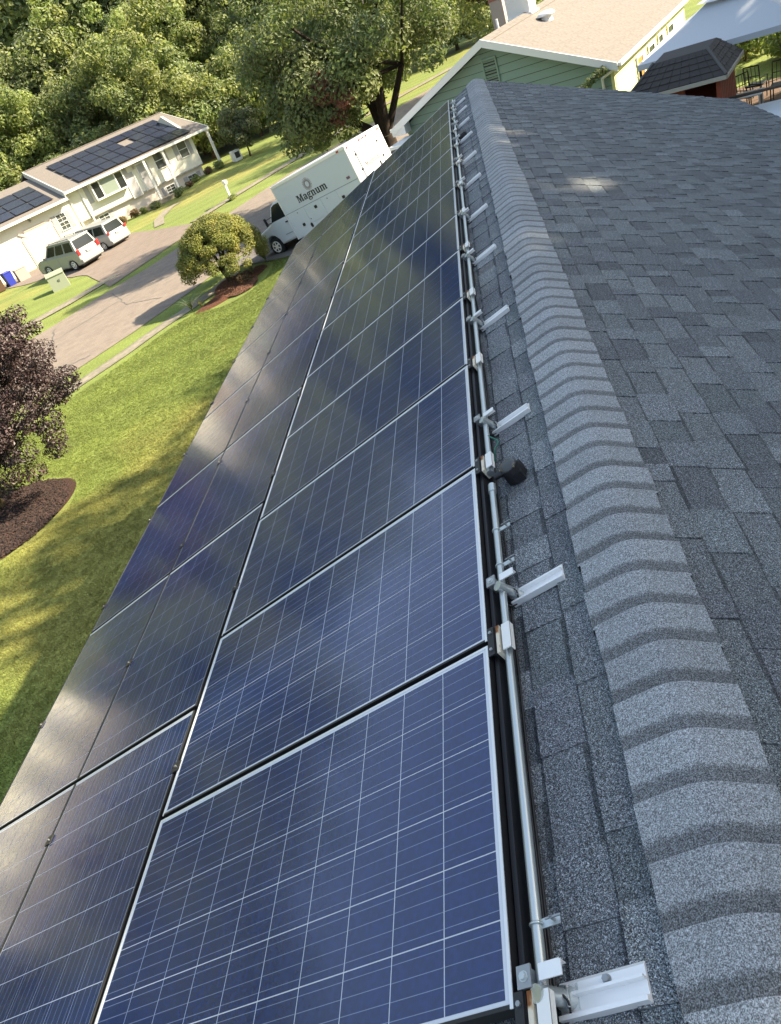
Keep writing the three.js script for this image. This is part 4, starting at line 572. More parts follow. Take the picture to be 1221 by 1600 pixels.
// passenger cars: long side profile pushed across, tapered glasshouse, separate panes
function car(name, label, cat, pos, turn, o) {            // local z forward, origin on the ground under the middle
  const c = thing(name, label, cat, pos, turn); const { L, W, H, belt, paint, hood, ws, rs, roofR, sill = 0.24, r = 0.34, wb } = o; const f = L / 2, za = wb / 2, P = [];
  const arch = z => [[z + r * 1.2, sill], [z + r * 1.05, sill + r * 0.62], [z + r * 0.5, sill + r * 1.08], [z - r * 0.5, sill + r * 1.08], [z - r * 1.05, sill + r * 0.62], [z - r * 1.2, sill]];
  const body = [[-f + 0.04, sill + 0.06], [-f, 0.6], [-f + 0.02, belt - 0.12], [-f + 0.1, belt], ...[[ws, belt]], [ws + (f - ws) * 0.55, hood + 0.02], [f - 0.14, hood - 0.12], [f, 0.62], [f - 0.05, sill + 0.04], ...arch(za), ...arch(-za)];
  part(c, 'body', prism(body, W, 0.07).rotateY(-Math.PI / 2).translate(W / 2, 0, 0), paint);
  const wi = W / 2 - 0.05, wt = W / 2 - o.taper, b = [[-wi, belt - 0.02, ws], [wi, belt - 0.02, ws], [wi, belt - 0.02, -f + 0.1], [-wi, belt - 0.02, -f + 0.1]], t = [[-wt, H, rs], [wt, H, rs], [wt, H, roofR], [-wt, H, roofR]];
  part(c, 'cabin', hexa(b, t), paint); part(c, 'roof', rb(2 * wt + 0.06, 0.07, rs - roofR + 0.1, 0.03, 0, H + 0.01, (rs + roofR) / 2), paint);
  const L4 = (p, q, k) => p.map((v, i) => v + (q[i] - v) * k); const face = (i, j, u0, u1, v0, v1, n, nm) => { const lo = k => L4(L4(b[i], t[i], v0), L4(b[j], t[j], v0), k), hi = k => L4(L4(b[i], t[i], v1), L4(b[j], t[j], v1), k), ad = (p, q) => p.map((v, m) => v + n[m] * q), Q = [lo(u0), lo(u1), hi(u1), hi(u0)]; part(c, nm, mg([quad(...Q.map(p => ad(p, 0.012))), quad(...Q.map(p => ad(p, -0.01)).reverse()), ...[0, 1, 2, 3].map(m => quad(ad(Q[m], -0.01), ad(Q[(m + 1) % 4], -0.01), ad(Q[(m + 1) % 4], 0.012), ad(Q[m], 0.012)))]), M.glassDark); };
  face(0, 1, 0.06, 0.94, 0.1, 0.92, [0, 0.4, 0.9], 'windscreen'); face(2, 3, 0.06, 0.94, 0.12, 0.9, [0, 0.3, -0.95], 'rear_window');
  for (const [u0, u1] of o.panes) { face(1, 2, u0, u1, 0.12, 0.88, [1, 0.25, 0], 'side_window'); face(3, 0, 1 - u1, 1 - u0, 0.12, 0.88, [-1, 0.25, 0], 'side_window'); }
  for (const s of [-1, 1]) { wheelPart(c, s * (W / 2 - 0.11), r, za, r, 0.22, s); wheelPart(c, s * (W / 2 - 0.11), r, -za, r, 0.22, s); part(c, 'tail_lamp', rb(0.2, o.lampH, 0.08, 0.02, s * (W / 2 - 0.13), o.lampY, -f - 0.0), M.red); part(c, 'mirror', rb(0.16, 0.12, 0.1, 0.03, s * (W / 2 + 0.06), belt + 0.06, ws - 0.12), paint); part(c, 'headlamp', rb(0.3, 0.16, 0.1, 0.03, s * (W / 2 - 0.24), 0.74, f - 0.05), M.white); }
  part(c, 'rear_bumper', rb(W - 0.1, 0.24, 0.14, 0.05, 0, 0.46, -f - 0.02), o.bumper || paint); part(c, 'number_plate', bx(0.42, 0.16, 0.02, 0, o.plateY, -f - 0.055), M.white); part(c, 'underbody', bx(W - 0.3, 0.16, L - 0.4, 0, 0.26, 0), M.black);
  if (o.rails) for (const s of [-1, 1]) part(c, 'roof_rail', mg([bx(0.04, 0.04, rs - roofR - 0.3, s * (wt - 0.06), H + 0.1, (rs + roofR) / 2), ...[-0.4, 0, 0.4].map(k => bx(0.04, 0.08, 0.06, s * (wt - 0.06), H + 0.06, (rs + roofR) / 2 + k * (rs - roofR)))]), M.steel);
  for (const s of [-1, 1]) for (const z of o.seams) part(c, 'door_seam', bx(0.012, belt - 0.42, 0.014, s * (W / 2 - 0.003), (belt + 0.38) / 2, z), M.seam);
  return c;
}
{
  const dir = (14 + 180) * Math.PI / 180;
  const y1 = gy(-28.9, -49.4), y2 = gy(-27.6, -53.0);
  const suv = car('parked_suv', 'silver sport utility car with roof rails, parked in the driveway nearer the lawn', 'car', [-28.75, y1, -48.9], Math.atan2(-0.90, -0.43), { L: 4.45, W: 1.84, H: 1.72, belt: 1.06, hood: 1.02, ws: 1.15, rs: 0.5, roofR: -1.95, taper: 0.2, wb: 2.62, r: 0.36, panes: [[0.06, 0.32], [0.36, 0.62], [0.67, 0.93]], paint: M.paintSilver, lampH: 0.34, lampY: 0.98, plateY: 0.9, seams: [0.95, -0.1, -1.0], rails: true, bumper: M.paintSilver });
  car('parked_minivan', 'silver grey minivan with tinted windows parked beside the house, beyond the sport utility car', 'minivan', [-28.1, y2, -52.7], Math.atan2(-0.90, -0.43), { L: 5.0, W: 1.95, H: 1.74, belt: 1.05, hood: 1.0, ws: 1.75, rs: 0.95, roofR: -2.2, taper: 0.2, wb: 3.0, r: 0.35, panes: [[0.05, 0.26], [0.32, 0.62], [0.66, 0.94]], paint: M.paintSilver, lampH: 0.2, lampY: 1.08, plateY: 0.98, seams: [1.2, 0.05, -1.3], rails: false, bumper: M.paintSilver });
  suv.scale.setScalar(1.12);
  car('white_car', 'white car half hidden between the truck and the green house eave', 'car', [-2.55, -5.0, -32.4], Math.atan2(-0.89, -0.46), { L: 4.6, W: 1.85, H: 1.66, belt: 1.0, hood: 0.98, ws: 1.2, rs: 0.5, roofR: -1.9, taper: 0.2, wb: 2.7, r: 0.35, panes: [[0.06, 0.32], [0.36, 0.62], [0.67, 0.93]], paint: M.paintWhite, lampH: 0.3, lampY: 0.95, plateY: 0.9, seams: [0.9, -0.1], rails: false });
}

// ---------------------------------------------------------------- street things
{
  const mb = thing('mailbox', 'white mailbox on a white post by the far sidewalk', 'mailbox', [-16.55, gy(-16.55, -50.28), -50.28], 0.6); part(mb, 'post', bx(0.13, 1.15, 0.13, 0, 0.57, 0), M.trim); part(mb, 'box', mg([bx(0.22, 0.16, 0.55, 0, 1.2, 0.18), new THREE.CylinderGeometry(0.11, 0.11, 0.55, 14, 1, false, -Math.PI / 2, Math.PI).rotateX(Math.PI / 2).rotateZ(0).translate(0, 1.28, 0.18)]), M.trim); part(mb, 'arm', bx(0.1, 0.1, 0.6, 0, 1.08, 0.16), M.trim);
  const ub = thing('utility_box', 'beige utility cabinet on the lawn corner across the street', 'utility box', [-26.4, gy(-26.4, -42.2), -42.2], 0.5); part(ub, 'cabinet', hexa([[-0.55, 0, 0.5], [0.55, 0, 0.5], [0.55, 0, -0.5], [-0.55, 0, -0.5]], [[-0.53, 0.85, 0.36], [0.53, 0.85, 0.36], [0.53, 0.95, -0.48], [-0.53, 0.95, -0.48]]), std({ color: lin(0.23, 0.26, 0.18), roughness: 0.6 })); part(ub, 'lid', hexa([[-0.57, 0.86, 0.4], [0.57, 0.86, 0.4], [0.57, 0.97, -0.52], [-0.57, 0.97, -0.52]], [[-0.57, 0.9, 0.4], [0.57, 0.9, 0.4], [0.57, 1.01, -0.52], [-0.57, 1.01, -0.52]]), std({ color: lin(0.27, 0.30, 0.21), roughness: 0.6 })); part(ub, 'latch', bx(0.1, 0.12, 0.04, 0.1, 0.55, 0.44), M.steel);
  const tb = thing('green_utility_box', 'small pale green utility cabinet standing on the verge beside the maple', 'utility box', [-8.6, gy(-8.6, -65.4), -65.4], 0.4); part(tb, 'cabinet', rb(0.7, 1.5, 0.6, 0.04, 0, 0.75, 0), std({ color: lin(0.24, 0.4, 0.2), roughness: 0.6 })); part(tb, 'lid', rb(0.76, 0.1, 0.66, 0.03, 0, 1.53, 0), std({ color: lin(0.3, 0.46, 0.26), roughness: 0.6 }));
  const sp = thing('sign_post', 'thin pale post with a small box on the far verge', 'post', [-9.75, gy(-9.75, -65.9), -65.9], 0.4); part(sp, 'post', bx(0.22, 1.9, 0.22, 0, 0.95, 0), std({ color: lin(0.34, 0.3, 0.24), roughness: 0.8 })); part(sp, 'box', rb(0.45, 0.4, 0.3, 0.04, 0, 2.0, 0), M.alu);
  const bb = thing('recycling_bin', 'blue wheeled recycling bin at the left edge beside the garage', 'bin', [-36.9, gy(-36.9, -53.4), -53.4], 0.9); const bin = (p, m) => { part(p, 'bin_body', hexa([[-0.26, 0.05, 0.3], [0.26, 0.05, 0.3], [0.26, 0.05, -0.26], [-0.26, 0.05, -0.26]], [[-0.33, 1.0, 0.38], [0.33, 1.0, 0.38], [0.33, 1.0, -0.36], [-0.33, 1.0, -0.36]]), m); part(p, 'lid', rb(0.7, 0.09, 0.82, 0.04, 0, 1.05, 0), m); for (const s of [-1, 1]) part(p, 'wheel', new THREE.CylinderGeometry(0.12, 0.12, 0.06, 14).rotateZ(Math.PI / 2).translate(s * 0.3, 0.12, -0.3), M.rubber); part(p, 'handle', tube(V3(-0.28, 0.98, -0.42), V3(0.28, 0.98, -0.42), 0.02), m); };
  bin(bb, std({ color: lin(0.02, 0.035, 0.30), roughness: 0.45 })); const b2 = thing('garbage_bin', 'brown wheeled garbage bin at the left edge in front of the blue bin', 'bin', [-37.2, gy(-37.2, -52.5), -52.3], 0.7); bin(b2, std({ color: lin(0.10, 0.055, 0.035), roughness: 0.5 }));
  const ac = thing('storage_box', 'grey beige storage chest by the garage corner', 'chest', [-36.2, gy(-36.2, -54.2), -54.2], 0.76); part(ac, 'box_body', rb(0.9, 0.9, 0.8, 0.03, 0, 0.45, 0), std({ color: lin(0.4, 0.34, 0.28), roughness: 0.8 })); part(ac, 'lid', rb(0.96, 0.08, 0.86, 0.03, 0, 0.94, 0), std({ color: lin(0.46, 0.4, 0.33), roughness: 0.8 }));
  const ar = thing('air_conditioner', 'small white cabinet by the right end post of the white house', 'cabinet', [-21.3, gy(-21.3, -71.4), -71.4], 0.76); part(ar, 'casing', rb(0.8, 0.9, 0.7, 0.04, 0, 0.45, 0), M.trim); part(ar, 'grille', bx(0.5, 0.5, 0.02, 0.0, 0.5, 0.355), M.black);
}

// ---------------------------------------------------------------- trees and plants
// crown: many small folded leaves gathered in clumps through its volume
function leaves(rand, clumps, n, size, cols, o = {}) {
  const pos = new Float32Array(n * 18), col = new Float32Array(n * 18); const tot = clumps.reduce((s, c) => s + c[3] ** 2, 0); let i = 0;
  const nv = V3(), a = V3(), b = V3(), q = V3(), e = o.flat ?? 0.35;
  clumps.forEach((c, ci) => { const m = ci === clumps.length - 1 ? n - i : Math.min(n - i, Math.round(n * c[3] ** 2 / tot)); const tone = 0.8 + 0.4 * rand(), mixc = rand();
    for (let k = 0; k < m; k++, i++) {
      nv.set(rand() * 2 - 1, rand() * 2 - 1, rand() * 2 - 1); while (nv.lengthSq() > 1 || nv.lengthSq() < 1e-4) nv.set(rand() * 2 - 1, rand() * 2 - 1, rand() * 2 - 1); nv.normalize();
      const rr = c[3] * (0.45 + 0.6 * Math.sqrt(rand())); const x = c[0] + nv.x * rr, y = c[1] + nv.y * rr * (c[4] ?? 0.8), z = c[2] + nv.z * rr;
      nv.x += (rand() - 0.5) * 1.6; nv.y += (rand() - 0.5) * 1.4 + e; nv.z += (rand() - 0.5) * 1.6; nv.normalize();
      a.set(rand() - 0.5, rand() - 0.5, rand() - 0.5).cross(nv).normalize(); b.crossVectors(nv, a); const s = size * (0.6 + 0.8 * rand()), w = s * (0.42 + 0.25 * rand()), f = s * 0.18;
      const P = [[-s, 0, 0], [0, -w, f], [s, 0, -f * 0.4], [-s, 0, 0], [s, 0, -f * 0.4], [0, w, f]]; const t = tone * (0.75 + 0.5 * rand()), cc = cols[rand() < 0.75 ? Math.floor(mixc * cols.length) : Math.floor(rand() * cols.length)];
      for (let v = 0; v < 6; v++) { const p = P[v], d = (i * 6 + v) * 3; pos[d] = x + a.x * p[0] + b.x * p[1] + nv.x * p[2]; pos[d + 1] = y + a.y * p[0] + b.y * p[1] + nv.y * p[2]; pos[d + 2] = z + a.z * p[0] + b.z * p[1] + nv.z * p[2]; col[d] = cc[0] * t; col[d + 1] = cc[1] * t; col[d + 2] = cc[2] * t; }
    } });
  const g = new THREE.BufferGeometry(); g.setAttribute('position', new THREE.BufferAttribute(pos, 3)); g.setAttribute('color', new THREE.BufferAttribute(col, 3)); g.computeVertexNormals(); return g;
}
function clumpsIn(rand, w, h, y0, n, rmin, rmax, shell = 0.55) {   // clumps on and inside an ellipsoid w x h whose lowest point is y0
  const o = []; for (let i = 0; i < n; i++) { let x, y, z, l; do { x = rand() * 2 - 1; y = rand() * 2 - 1; z = rand() * 2 - 1; l = Math.hypot(x, y, z); } while (l > 1 || l < shell * rand()); const taper = y < -0.2 ? 1 + 0.1 * y : 1; o.push([x * w * taper, y0 + h + y * h, z * w * taper, rmin + (rmax - rmin) * rand(), 0.75]); } return o;
}
function trunkGeo(rand, h, r, clumps, limbs, bend = 0.3) {
  const list = []; const top = V3((rand() - 0.5) * bend, h, (rand() - 0.5) * bend); const mid = V3(top.x * 0.3 + (rand() - 0.5) * bend * 0.5, h * 0.5, top.z * 0.3);
  list.push(tube(V3(0, -0.3, 0), mid, r * 1.15, r * 0.85, 10), tube(mid, top, r * 0.85, r * 0.55, 9), cyl(r * 1.1, r * 1.7, 0.5, 10, 0, 0, 0));
  const pick = [...clumps].sort((a, b) => b[3] - a[3]).slice(0, limbs); for (const c of pick) { const s = V3(0, 0, 0).lerpVectors(mid, top, 0.2 + 0.8 * rand()), e = V3(c[0], c[1], c[2]), m = V3().lerpVectors(s, e, 0.5).add(V3(0, -0.05 * h * rand(), 0)); list.push(tube(s, m, r * 0.5, r * 0.3, 7), tube(m, e, r * 0.3, r * 0.1, 6)); }
  return mg(list);
}
const barkT = tex(128, 256, (x, y) => { const n = fbm(x / 4, y / 32, 32, 131, 3, 8), b = hash2(x, y, 137); const v = 120 + (n - 0.5) * 130 + (b - 0.5) * 30; return [v, v * 0.92, v * 0.82]; });
M.bark = std({ map: barkT, color: lin(0.32, 0.26, 0.2), roughness: 1 });
const leafMat = (o = {}) => new THREE.MeshPhysicalMaterial({ vertexColors: true, roughness: 0.75, side: THREE.DoubleSide, ...o });
M.leaf = leafMat({ transmission: 0.55, roughness: 0.95 }); M.leafThin = leafMat({ transmission: 0.3, roughness: 0.95 });
const GREEN = [[0.173, 0.23, 0.042], [0.223, 0.268, 0.054], [0.143, 0.2, 0.042], [0.264, 0.297, 0.061]];
const DEEP = [[0.106, 0.155, 0.036], [0.144, 0.19, 0.04], [0.174, 0.209, 0.048]];
const LIGHT = [[0.205, 0.261, 0.041], [0.233, 0.282, 0.048], [0.161, 0.227, 0.039]];
function tree(name, label, pos, seed, o, group) {
  const rd = rng(seed), t = thing(name, label, 'tree', pos, 0, group); const cl = clumpsIn(rd, o.w, o.h, o.y0, o.clumps, o.r0, o.r1, o.shell); if (o.extra) cl.push(...o.extra);
  part(t, 'trunk', uvm(trunkGeo(rd, o.trunk ?? o.y0 + o.h * 0.6, o.rad, cl, o.limbs ?? 14, o.bend), 1), M.bark); part(t, 'crown', leaves(rd, cl, o.n, o.leaf, o.cols, o), o.mat || M.leaf); return t;
}
// the wood behind the white house
{
  const protos = [
    tree('wood_tree', 'x', [0, 0, 0], 201, { w: 4.2, h: 7.5, y0: 3.2, clumps: 70, r0: 0.9, r1: 1.7, n: 12500, leaf: 0.20, rad: 0.3, cols: GREEN }, 'broadleaf trees of the wood behind the white house'),
    tree('wood_tree', 'x', [0, 0, 0], 202, { w: 3.6, h: 8.5, y0: 4.0, clumps: 66, r0: 0.8, r1: 1.5, n: 12000, leaf: 0.19, rad: 0.28, cols: DEEP }, 'broadleaf trees of the wood behind the white house'),
    tree('wood_tree', 'x', [0, 0, 0], 203, { w: 5.0, h: 6.5, y0: 2.4, clumps: 80, r0: 1.0, r1: 1.9, n: 13500, leaf: 0.21, rad: 0.34, cols: [...GREEN, ...DEEP] }, 'broadleaf trees of the wood behind the white house'),
    tree('wood_tree', 'x', [0, 0, 0], 204, { w: 3.8, h: 7.0, y0: 2.0, clumps: 70, r0: 0.8, r1: 1.6, n: 12500, leaf: 0.19, rad: 0.28, cols: LIGHT }, 'broadleaf trees of the wood behind the white house'),
    tree('wood_tree', 'x', [0, 0, 0], 205, { w: 3.9, h: 3.6, y0: 0.3, clumps: 54, r0: 0.8, r1: 1.5, n: 10500, leaf: 0.175, rad: 0.2, cols: GREEN }, 'low bushy trees along the edge of the wood')];
  const LB = ['tall mid green broadleaf tree in the wood behind the white house', 'tall narrow dark green tree in the wood behind the white house', 'broad green tree in the wood behind the white house', 'light yellow green tree in the wood behind the white house', 'low bushy tree along the foot of the wood'];
  const rd = rng(77), used = [0, 0, 0, 0, 0]; const put = (k, x, z, s, sy = 1) => { const o = used[k]++ ? dup(protos[k]) : protos[k]; o.userData.label = LB[k]; o.userData.group = ['tall mid green trees of the wood', 'narrow dark trees of the wood', 'broad trees of the wood', 'light green trees of the wood', 'low bushy trees of the wood'][k]; o.position.set(x, gy(x, z) - 0.1, z); o.rotation.y = rd() * 6.28; o.scale.set(s, s * sy, s); };
  const row = (n, x0, z0, x1, z1, ks, s0, s1, j) => { for (let i = 0; i < n; i++) { const t = (i + 0.5) / n; put(ks[Math.floor(rd() * ks.length)], x0 + (x1 - x0) * t + (rd() - 0.5) * j, z0 + (z1 - z0) * t + (rd() - 0.5) * j, s0 + (s1 - s0) * rd()); } };
  row(14, -66, -62, -14, -92, [4, 4, 0], 0.75, 1.0, 3); row(10, -66, -70, -14, -96, [0, 2, 3, 1], 0.75, 1.0, 4); row(12, -76, -76, -10, -106, [0, 1, 2, 1], 0.95, 1.2, 5); row(13, -88, -84, 0, -116, [0, 1, 2], 1.6, 1.85, 6); row(8, -100, -96, -20, -124, [0, 2, 1], 2.15, 2.4, 7); row(9, -84, -70, -40, -92, [2, 0], 1.0, 1.2, 4); row(9, -10, -88, 32, -108, [4, 0, 2], 0.8, 1.0, 4); row(5, -80, -48, -62, -64, [0, 2, 4], 0.9, 1.1, 4); row(6, 6, -112, 50, -112, [0, 2, 1], 1.1, 1.3, 6);
  // trees off to the left across the street, mirrored by the panels
  row(8, -66, -46, -52, 4, [0, 2, 2], 1.15, 1.35, 4); row(12, -84, -56, -64, 14, [0, 2, 2], 1.8, 2.0, 4); row(5, -80, -68, -66, -50, [0, 2], 1.7, 1.9, 3); row(3, -44, -44, -40, -33, [4, 2], 0.7, 0.85, 2); put(4, -27, -83, 1.15); put(0, -30, -90, 1.0); put(4, -22, -86, 1.1);
}
{ // the big maple by the verge
  const rd = rng(311), cl = clumpsIn(rd, 5.2, 4.4, 2.7, 120, 0.7, 1.35, 0.6).filter(c => !(c[1] < 4.2 && c[0] > -1.6 && c[0] < 2.2 && c[2] > -1.5)); for (let i = 0; i < 34; i++) cl.push([-5.2 + 4.0 * rd(), 2.7 + 2.8 * rd(), -0.5 + 4.0 * rd(), 0.7 + 0.5 * rd(), 0.8]);
  const t = thing('maple_tree', 'large dark green maple with forked trunk beyond the truck', 'tree', [-4.25, gy(-4.25, -40) - 0.1, -40.2]);
  const fork = V3(0.05, 1.7, 0), lim = []; lim.push(tube(V3(0, -0.3, 0), fork, 0.6, 0.44, 12)); for (const [e, r] of [[V3(-1.9, 3.4, 0.5), 0.27], [V3(-0.4, 4.6, -0.8), 0.30], [V3(0.55, 4.8, 0.2), 0.30], [V3(1.8, 4.4, -0.4), 0.2]]) { lim.push(tube(fork.clone().add(V3(0, -0.15, 0)), e, r, r * 0.7, 9)); for (let i = 0; i < 5; i++) { const c = cl[Math.floor(rd() * cl.length)]; lim.push(tube(e, V3(c[0], c[1], c[2]), r * 0.45, 0.04, 6)); } }
  part(t, 'trunk', uvm(mg(lim)), std({ map: barkT, color: lin(0.13, 0.10, 0.085), roughness: 1 })); part(t, 'crown', leaves(rd, cl, 56000, 0.105, DEEP), M.leaf);
  part(t, 'rusty_leaves', leaves(rd, [[-1.7, 4.9, 3.7, 0.75, 0.9], [-0.9, 4.2, 3.5, 0.6, 0.7], [-1.5, 3.6, 3.3, 0.5]], 1300, 0.10, [[0.26, 0.09, 0.04], [0.2, 0.085, 0.04]]), M.leaf, 'reddish brown leaves low in the crown');
  const tw = []; for (let i = 0; i < 14; i++) { const s = V3(0.6 + rd(), 7.2 + rd(), 3.4 + rd() * 0.5); tw.push(tube(s, s.clone().add(V3((rd() - 0.5) * 2.2, rd() * 1.3, (rd() - 0.2) * 1.2)), 0.03, 0.01, 5)); } part(t, 'dead_twigs', mg(tw), std({ color: lin(0.3, 0.27, 0.24), roughness: 1 }));
}
tree('street_tree', 'tall mid green tree behind the left slope of the green house roof', [4.5, -5.5, -61], 331, { w: 6.2, h: 5.8, y0: 1.6, clumps: 110, r0: 0.8, r1: 1.6, n: 20000, leaf: 0.13, rad: 0.4, cols: GREEN });
tree('street_tree', 'tall green tree behind the maple, crown touching the top of the picture', [-8.0, -5.5, -72], 333, { w: 6.5, h: 6.5, y0: 2.2, clumps: 110, r0: 0.9, r1: 1.7, n: 16000, leaf: 0.15, rad: 0.4, cols: GREEN });
tree('small_tree', 'small light green tree on the lawn right of the white house', [-20.0, gy(-20, -71.4), -71.4], 341, { w: 1.9, h: 1.75, y0: 0.9, clumps: 36, r0: 0.45, r1: 0.75, n: 9000, leaf: 0.10, rad: 0.08, cols: [[0.11, 0.135, 0.035], [0.13, 0.15, 0.045], [0.09, 0.12, 0.03]], limbs: 8 });
{ // the rounded little tree in the mulch bed
  const rd = rng(351), t = thing('round_tree', 'small domed golden green tree in the mulch bed by the sidewalk', 'tree', [-10.88, gy(-10.88, -28.3) + 0.08, -28.3]);
  const cl = []; for (let i = 0; i < 240; i++) { const a = rd() * 6.283, u = Math.sqrt(rd()), r = 1.75 * u, top = 1.5 * Math.sqrt(Math.max(0, 1 - u * u)), y = 1.02 - 0.35 * u * u + top * (rd() < 0.8 ? 0.94 + 0.08 * rd() : rd()); cl.push([r * Math.cos(a) + 0.12, y, r * Math.sin(a), 0.2 + 0.13 * rd(), 0.8]); }
  const fork = V3(-0.12, 0.55, 0.02), b = [tube(V3(0, -0.2, 0), V3(-0.02, 0.25, 0), 0.13, 0.115, 9), tube(V3(-0.02, 0.25, 0), fork, 0.115, 0.1, 9)]; for (const e of [[0.75, 1.35, 0.1], [0.3, 1.5, 0.5], [-0.9, 1.0, 0.35], [-0.5, 1.4, -0.5], [0.2, 1.5, -0.6], [-0.75, 1.3, 0.8]]) { const m = V3(e[0] * 0.5, 0.55 + e[1] * 0.35, e[2] * 0.5); b.push(tube(fork, m, 0.075, 0.055, 7), tube(m, V3(...e), 0.055, 0.03, 6)); for (let i = 0; i < 3; i++) { const c = cl[Math.floor(rd() * cl.length)]; b.push(tube(V3(...e), V3(c[0], c[1], c[2]), 0.028, 0.01, 5)); } }
  part(t, 'trunk', uvm(mg(b)), M.bark); part(t, 'crown', leaves(rd, cl, 80000, 0.032, [[0.21, 0.215, 0.03], [0.18, 0.20, 0.028], [0.23, 0.205, 0.032], [0.14, 0.17, 0.024]]), M.leafThin);
}
{ // purple tree at the left edge
  const rd = rng(361), t = thing('purple_tree', 'dark purple leaved tree in the round mulch bed at the left edge', 'tree', [-14.05, gy(-14.05, -13.6) + 0.05, -13.6]);
  const cl = clumpsIn(rd, 2.35, 2.0, 1.1, 170, 0.22, 0.45, 0.5).map(c => [c[0] + 1.2, c[1], c[2] - 0.4, c[3], c[4]]); for (const [x, y, z] of [[3.7, 2.7, -0.4], [3.4, 2.4, -0.7], [2.8, 1.5, 0.1], [2.6, 3.7, -0.5], [2.0, 0.95, 0.5], [1.4, 0.85, 0.8], [2.4, 1.1, -0.2], [1.0, 1.0, 1.0], [1.7, 1.2, 0.9], [1.2, 4.9, -0.4], [1.9, 4.7, -0.6]]) cl.push([x, y, z, 0.34, 0.7]);
  const b = [tube(V3(0, -0.25, 0), V3(0.1, 0.9, 0), 0.17, 0.13, 10), cyl(0.15, 0.26, 0.3, 10, 0, 0.02, 0)]; for (let i = 0; i < 16; i++) { const c = cl[Math.floor(rd() * cl.length)]; b.push(tube(V3(0.1, 0.85, 0), V3(c[0], c[1], c[2]), 0.05, 0.012, 6)); } b.push(tube(V3(0.1, 0.9, 0), V3(0.9, 3.0, -0.2), 0.13, 0.04, 8));
  part(t, 'trunk', uvm(mg(b)), std({ map: barkT, color: lin(0.42, 0.38, 0.22), roughness: 1 })); part(t, 'crown', leaves(rd, cl, 60000, 0.038, [[0.030, 0.016, 0.016], [0.04, 0.021, 0.021], [0.05, 0.028, 0.028], [0.024, 0.014, 0.014]]), leafMat({ roughness: 0.5 }));
}
// tall trees beyond the right edge: they keep the roof in shade
{
  const a = tree('shade_tree', 'tall tree beyond the right edge of the picture that shades the roof', [0, 0, 0], 401, { w: 4.6, h: 6.5, y0: 2.4, clumps: 110, r0: 1.2, r1: 1.9, n: 18000, leaf: 0.27, rad: 0.35, cols: DEEP }, 'trees beyond the right edge that shade the roof');
  const S = []; for (let k = 0; k < 11; k++) S.push([18 + 1.6 * (k % 2), -21.5 + 3.7 * k, 0.99 + 0.04 * ((k * 7) % 3)]); for (let k = 0; k < 8; k++) S.push([23.5 + (k % 2), -19 + 5 * k, 1.1]); S.forEach(([x, z, s0], i) => { const s = s0; const o = i ? dup(a) : a; o.position.set(x, gy(x, z) - 0.1, z); o.rotation.y = i * 1.9; o.scale.set(s * 1.25, s * 1.045, s * 1.25); });
}
